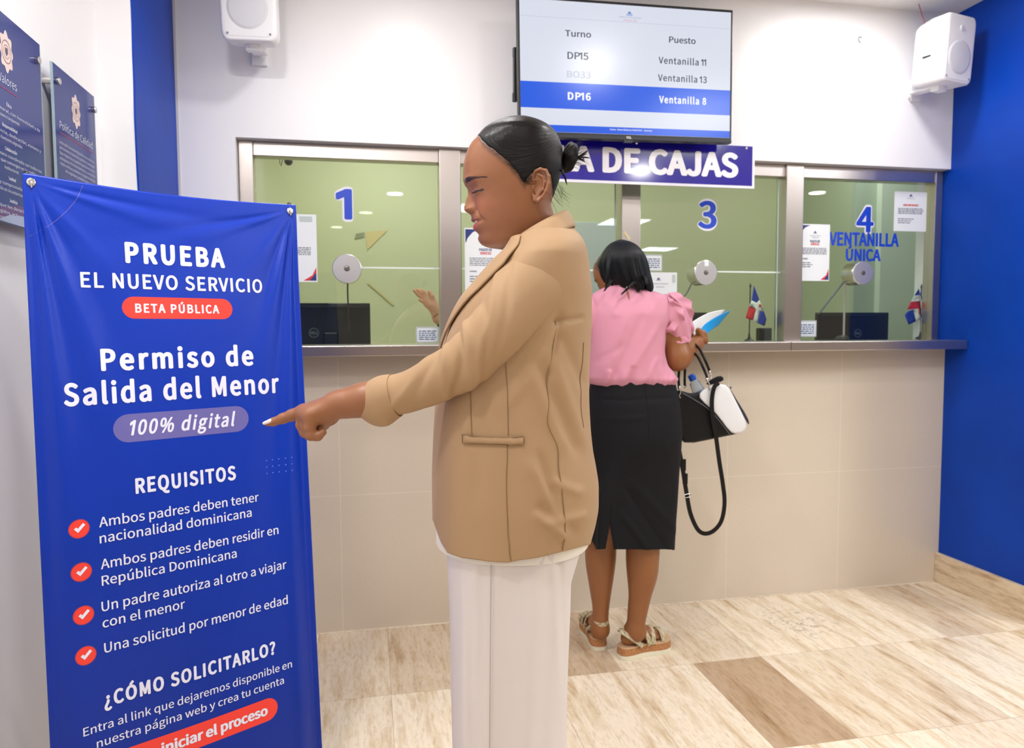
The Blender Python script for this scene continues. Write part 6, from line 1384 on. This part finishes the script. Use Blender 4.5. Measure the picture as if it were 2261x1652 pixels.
wv = q.math('ADD', q.math('SINE', q.math('MULTIPLY', sp_[0], 2*math.pi/.0028)), q.math('SINE', q.math('MULTIPLY', sp_[1], 2*math.pi/.0028))); q.bump(wv, .16, .0004)
q.link(q.ramp(q.math('MULTIPLY', sp_[1], .6), [(0, (12, 54, 174)), (.45, (0, 50, 168)), (.95, (0, 40, 138))]), q.b.inputs['Base Color'])
nu, nv = 190, 420; uu = np.linspace(-.014, WB+.014, nu); vv = np.linspace(-.014, HB, nv); VVg, UUg = np.meshgrid(vv, uu, indexing='ij')
o = mesh('vinyl_sheet', SB(UUg, VVg).reshape(-1, 3), gridF(nv, nu, False), M_vin, BN, smooth=True); setuv(o, np.stack([UUg, VVg], -1).reshape(-1, 2)); vin = o
md = o.modifiers.new('s', 'SOLIDIFY'); md.thickness = .0006; md.offset = -1
M_bw = mat('banner_print_white', (226, 228, 246), .4); M_br = mat('banner_print_red', (238, 62, 50), .38); M_bg = mat('banner_print_mauve', (104, 100, 168), .38); M_bp = mat('banner_print_rose', (120, 110, 176), .38); M_bd = mat('banner_dot', (90, 140, 232), .4); M_bro = mat('banner_print_outline', (190, 60, 70), .4)
def cut(V, F, step=.02):      # slice flat lettering so that it can follow the folds
    bm = bmesh.new(); vs = [bm.verts.new((p_[0], p_[1], p_[2])) for p_ in V]
    for f in F:
        try: bm.faces.new([vs[i] for i in f])
        except ValueError: pass
    lo, hi = V.min(0), V.max(0)
    for ax in (0, 1):
        x = math.ceil(lo[ax]/step)*step
        while x < hi[ax]:
            no = [0, 0, 0]; no[ax] = 1; co = [0, 0, 0]; co[ax] = x
            bmesh.ops.bisect_plane(bm, geom=bm.verts[:]+bm.edges[:]+bm.faces[:], plane_co=co, plane_no=no); x += step
    bm.verts.index_update(); V2 = np.array([v.co[:] for v in bm.verts]); F2 = [tuple(v.index for v in f.verts) for f in bm.faces]; bm.free(); return V2, F2
def onban(V, F, m, name, lift=.0009, step=.02):
    V = np.asarray(V, float).copy(); V, F = cut(V, F, step); P_ = SB(V[:, 0], -V[:, 1], lift+V[:, 2]); return mesh(name, P_, F, m, vin)
def btext(s, x0, y0, x1, y1, cap, m=None, bold=0, name='lettering', **kw):
    a, b = uvB(x0, y0), uvB(x1, y1); c = uvB((x0+x1)/2, (y0+y1)/2); c2_ = uvB((x0+x1)/2, (y0+y1)/2-cap); v = (a[1]+b[1])/2
    V, F = text_fit(s, a[0], b[0], -v, c[1]-c2_[1], bold=bold, **kw); return onban(V, F, m or M_bw, name, .0017, .012)
def pill(x0, y0, x1, y1, h0, h1, m):
    a, b = uvB(x0, y0), uvB(x1, y1); hA = (uvB(x0+12, y0+h0/2)[1]-uvB(x0+12, y0-h0/2)[1]+uvB(x1-12, y1+h1/2)[1]-uvB(x1-12, y1-h1/2)[1])/2; v = (a[1]+b[1])/2
    P_ = rrect(a[0], -v-hA/2, b[0], -v+hA/2, hA*.4999, 12); return onban(np.array([(u, w_, 0) for u, w_ in P_]), [tuple(range(len(P_)))], m, 'badge_shape', .0009, .008)
btext('PRUEBA', 276, 578, 496, 591, 40, bold=.062, space=1.12)
btext('EL NUEVO SERVICIO', 178, 632, 579, 648, 30, bold=.032, space=1.06)
pill(268, 680, 511, 683, 48, 45, M_br); btext('BETA PÚBLICA', 297, 690, 482, 693, 18, bold=.045, space=1.1)
btext('Permiso de', 221, 817, 558, 806, 42, bold=.05, space=1.1)
btext('Salida del Menor', 140, 896, 616, 866, 43, bold=.045, space=1.08)
pill(248, 946, 546, 925, 63, 56, M_bg); btext('100% digital', 285, 959, 518, 941, 30, bold=.035, shear=.25, space=1.08)
btext('REQUISITOS', 297, 1088, 518, 1058, 30, bold=.05, space=1.08)
for s_, a_, b_ in [('Ambos padres deben tener', (218, 1165), (569, 1105)), ('nacionalidad dominicana', (219, 1199), (553, 1140)), ('Ambos padres deben residir en', (221.5, 1259), (613, 1176)), ('República Dominicana', (223.5, 1293), (519.5, 1229)),
                   ('Un padre autoriza al otro a viajar', (223, 1351), (630, 1253)), ('con el menor', (225, 1385), (405.5, 1341)), ('Una solicitud por menor de edad', (229, 1444), (633, 1329))]:
    btext(s_, *a_, *b_, 20, bold=.012)
btext('¿CÓMO SOLICITARLO?', 229, 1561, 606, 1440, 28, bold=.05, space=1.08)
btext('Entra al link que dejaremos disponible en', 182.8, 1630, 642, 1467, 17, bold=.008)
btext('nuestra página web y crea tu cuenta', 212.8, 1654, 624.5, 1504, 17, bold=.008)
a_ = uvB(611, 1564); t0_, t1_ = uvB(590, 1540)[1], uvB(590, 1590)[1]; P_ = rrect(.09, -t1_, a_[0], -t0_, (t1_-t0_)*.4999, 12); onban(np.array([(u, w_, 0) for u, w_ in P_]), [tuple(range(len(P_)))], M_br, 'badge_shape', .0009, .008)
btext('iniciar el proceso', 354, 1659, 589, 1578, 21, bold=.05)
for (x, y) in [(173, 1167), (178, 1262), (183, 1357), (188, 1446)]:
    c_ = uvB(x, y); r_ = (uvB(x, y+21)[1]-uvB(x, y-21)[1])/2; an = np.linspace(0, 2*math.pi, 40, endpoint=False)
    onban(np.array([(c_[0]+r_*math.cos(a), -c_[1]+r_*math.sin(a), 0) for a in an]), [tuple(range(40))], M_bro, 'tick_icon', .0009, .008)
    onban(np.array([(c_[0]+r_*.91*math.cos(a), -c_[1]+r_*.91*math.sin(a), 0) for a in an]), [tuple(range(40))], M_br, 'tick_icon', .0012, .008)
    onban(np.array([(c_[0]+a*r_, -c_[1]+b*r_, 0) for a, b in [(-.5, .02), (-.28, .22), (-.12, .04), (.38, .55), (.6, .34), (-.12, -.4)]])*1.0, [(0, 1, 2, 5), (2, 3, 4, 5)], M_bw, 'tick_icon', .0017)
D_ = []
for i in range(3):
    for j in range(5):
        c_ = uvB(587+j*13.5+i*.5, 1017+i*14.2-j*1.8); an = np.linspace(0, 2*math.pi, 10, endpoint=False); D_.append((np.array([(c_[0]+.0016*math.cos(a), -c_[1]+.0016*math.sin(a), 0) for a in an]), [tuple(range(10))]))
onban(*join(*D_), M_bd, 'dot_grid', .0008, .05)
ar = np.array([uvB(182, 404), uvB(166, 440), uvB(140, 472), uvB(108, 498), uvB(66, 521)]); ar = catmull(np.c_[ar, np.zeros(5)], 40); L_ = []
V = []; 
for k in range(40): V += [(ar[k, 0]-.0005, -ar[k, 1], 0), (ar[k, 0]+.0005, -ar[k, 1]-.0004, 0)]
onban(np.array(V), [(2*k, 2*k+1, 2*k+3, 2*k+2) for k in range(39)], M_bg, 'curved_line', .0008, .05)
# stand: corner grommets with hooks, four rods to a hub and two feet
hub = SB(np.array(.3), np.array(.86))-NB*.10
for (u, v, top) in ((.002, .0, 1), (WB-.004, .0, 1), (.0, HB-.02, 0), (WB, HB-.02, 0)):
    c_ = SB(np.array(u), np.array(v+.004))
    mesh('grommet', *lathe(c_+NB*.0008, NB, [(0, .009), (.0015, .0092), (.0025, .007), (.002, .004)], 24), M_chrome, BN, smooth=True)
    mesh('hook', *tube([c_+NB*.004+UP*.002, c_+NB*.007-UP*.004, c_+NB*.003-UP*.012, c_-NB*.008-UP*.008], .0022, 8, sm=14), M_chrome, BN, smooth=True)
    e = c_-NB*.012+UP*(.016 if top else 0)+UB*(-.006 if u < .1 else .004)
    mesh('rod', *tube([hub, hub*.5+e*.5-NB*.01, e], [.006, .005, .0045], 12, sm=24), M_black, BN, smooth=True)
    if top: mesh('rod_tip', *lathe(e-UP*.03, UP, [(0, .0062), (.03, .0072), (.036, .0065), (.040, .003)], 16), M_black, BN, smooth=True)
mesh('hub', *lathe(hub-NB*.02, NB, [(0, .03), (.03, .034), (.04, .02)], 24), M_black, BN)
for s in (-1, 1):
    ft = hub+UB*.16*s-NB*.33; ft[2] = .012
    if ft[0] < XL+.03: ft[0] = XL+.03
    mesh('rear_leg', *tube([hub, ft], .006, 12), M_black, BN); mesh('rubber_foot', *lathe((ft[0], ft[1], .0005), (0, 0, 1), [(0, .012), (.02, .009)], 16), M_dark, BN)
for u in (.02, WB-.02):
    e = SB(np.array(u), np.array(HB)); e[2] = .008; mesh('front_foot', *tube([hub, (hub+e)/2-NB*.02, e-NB*.015], .0055, 10, sm=20), M_black, BN, smooth=True)
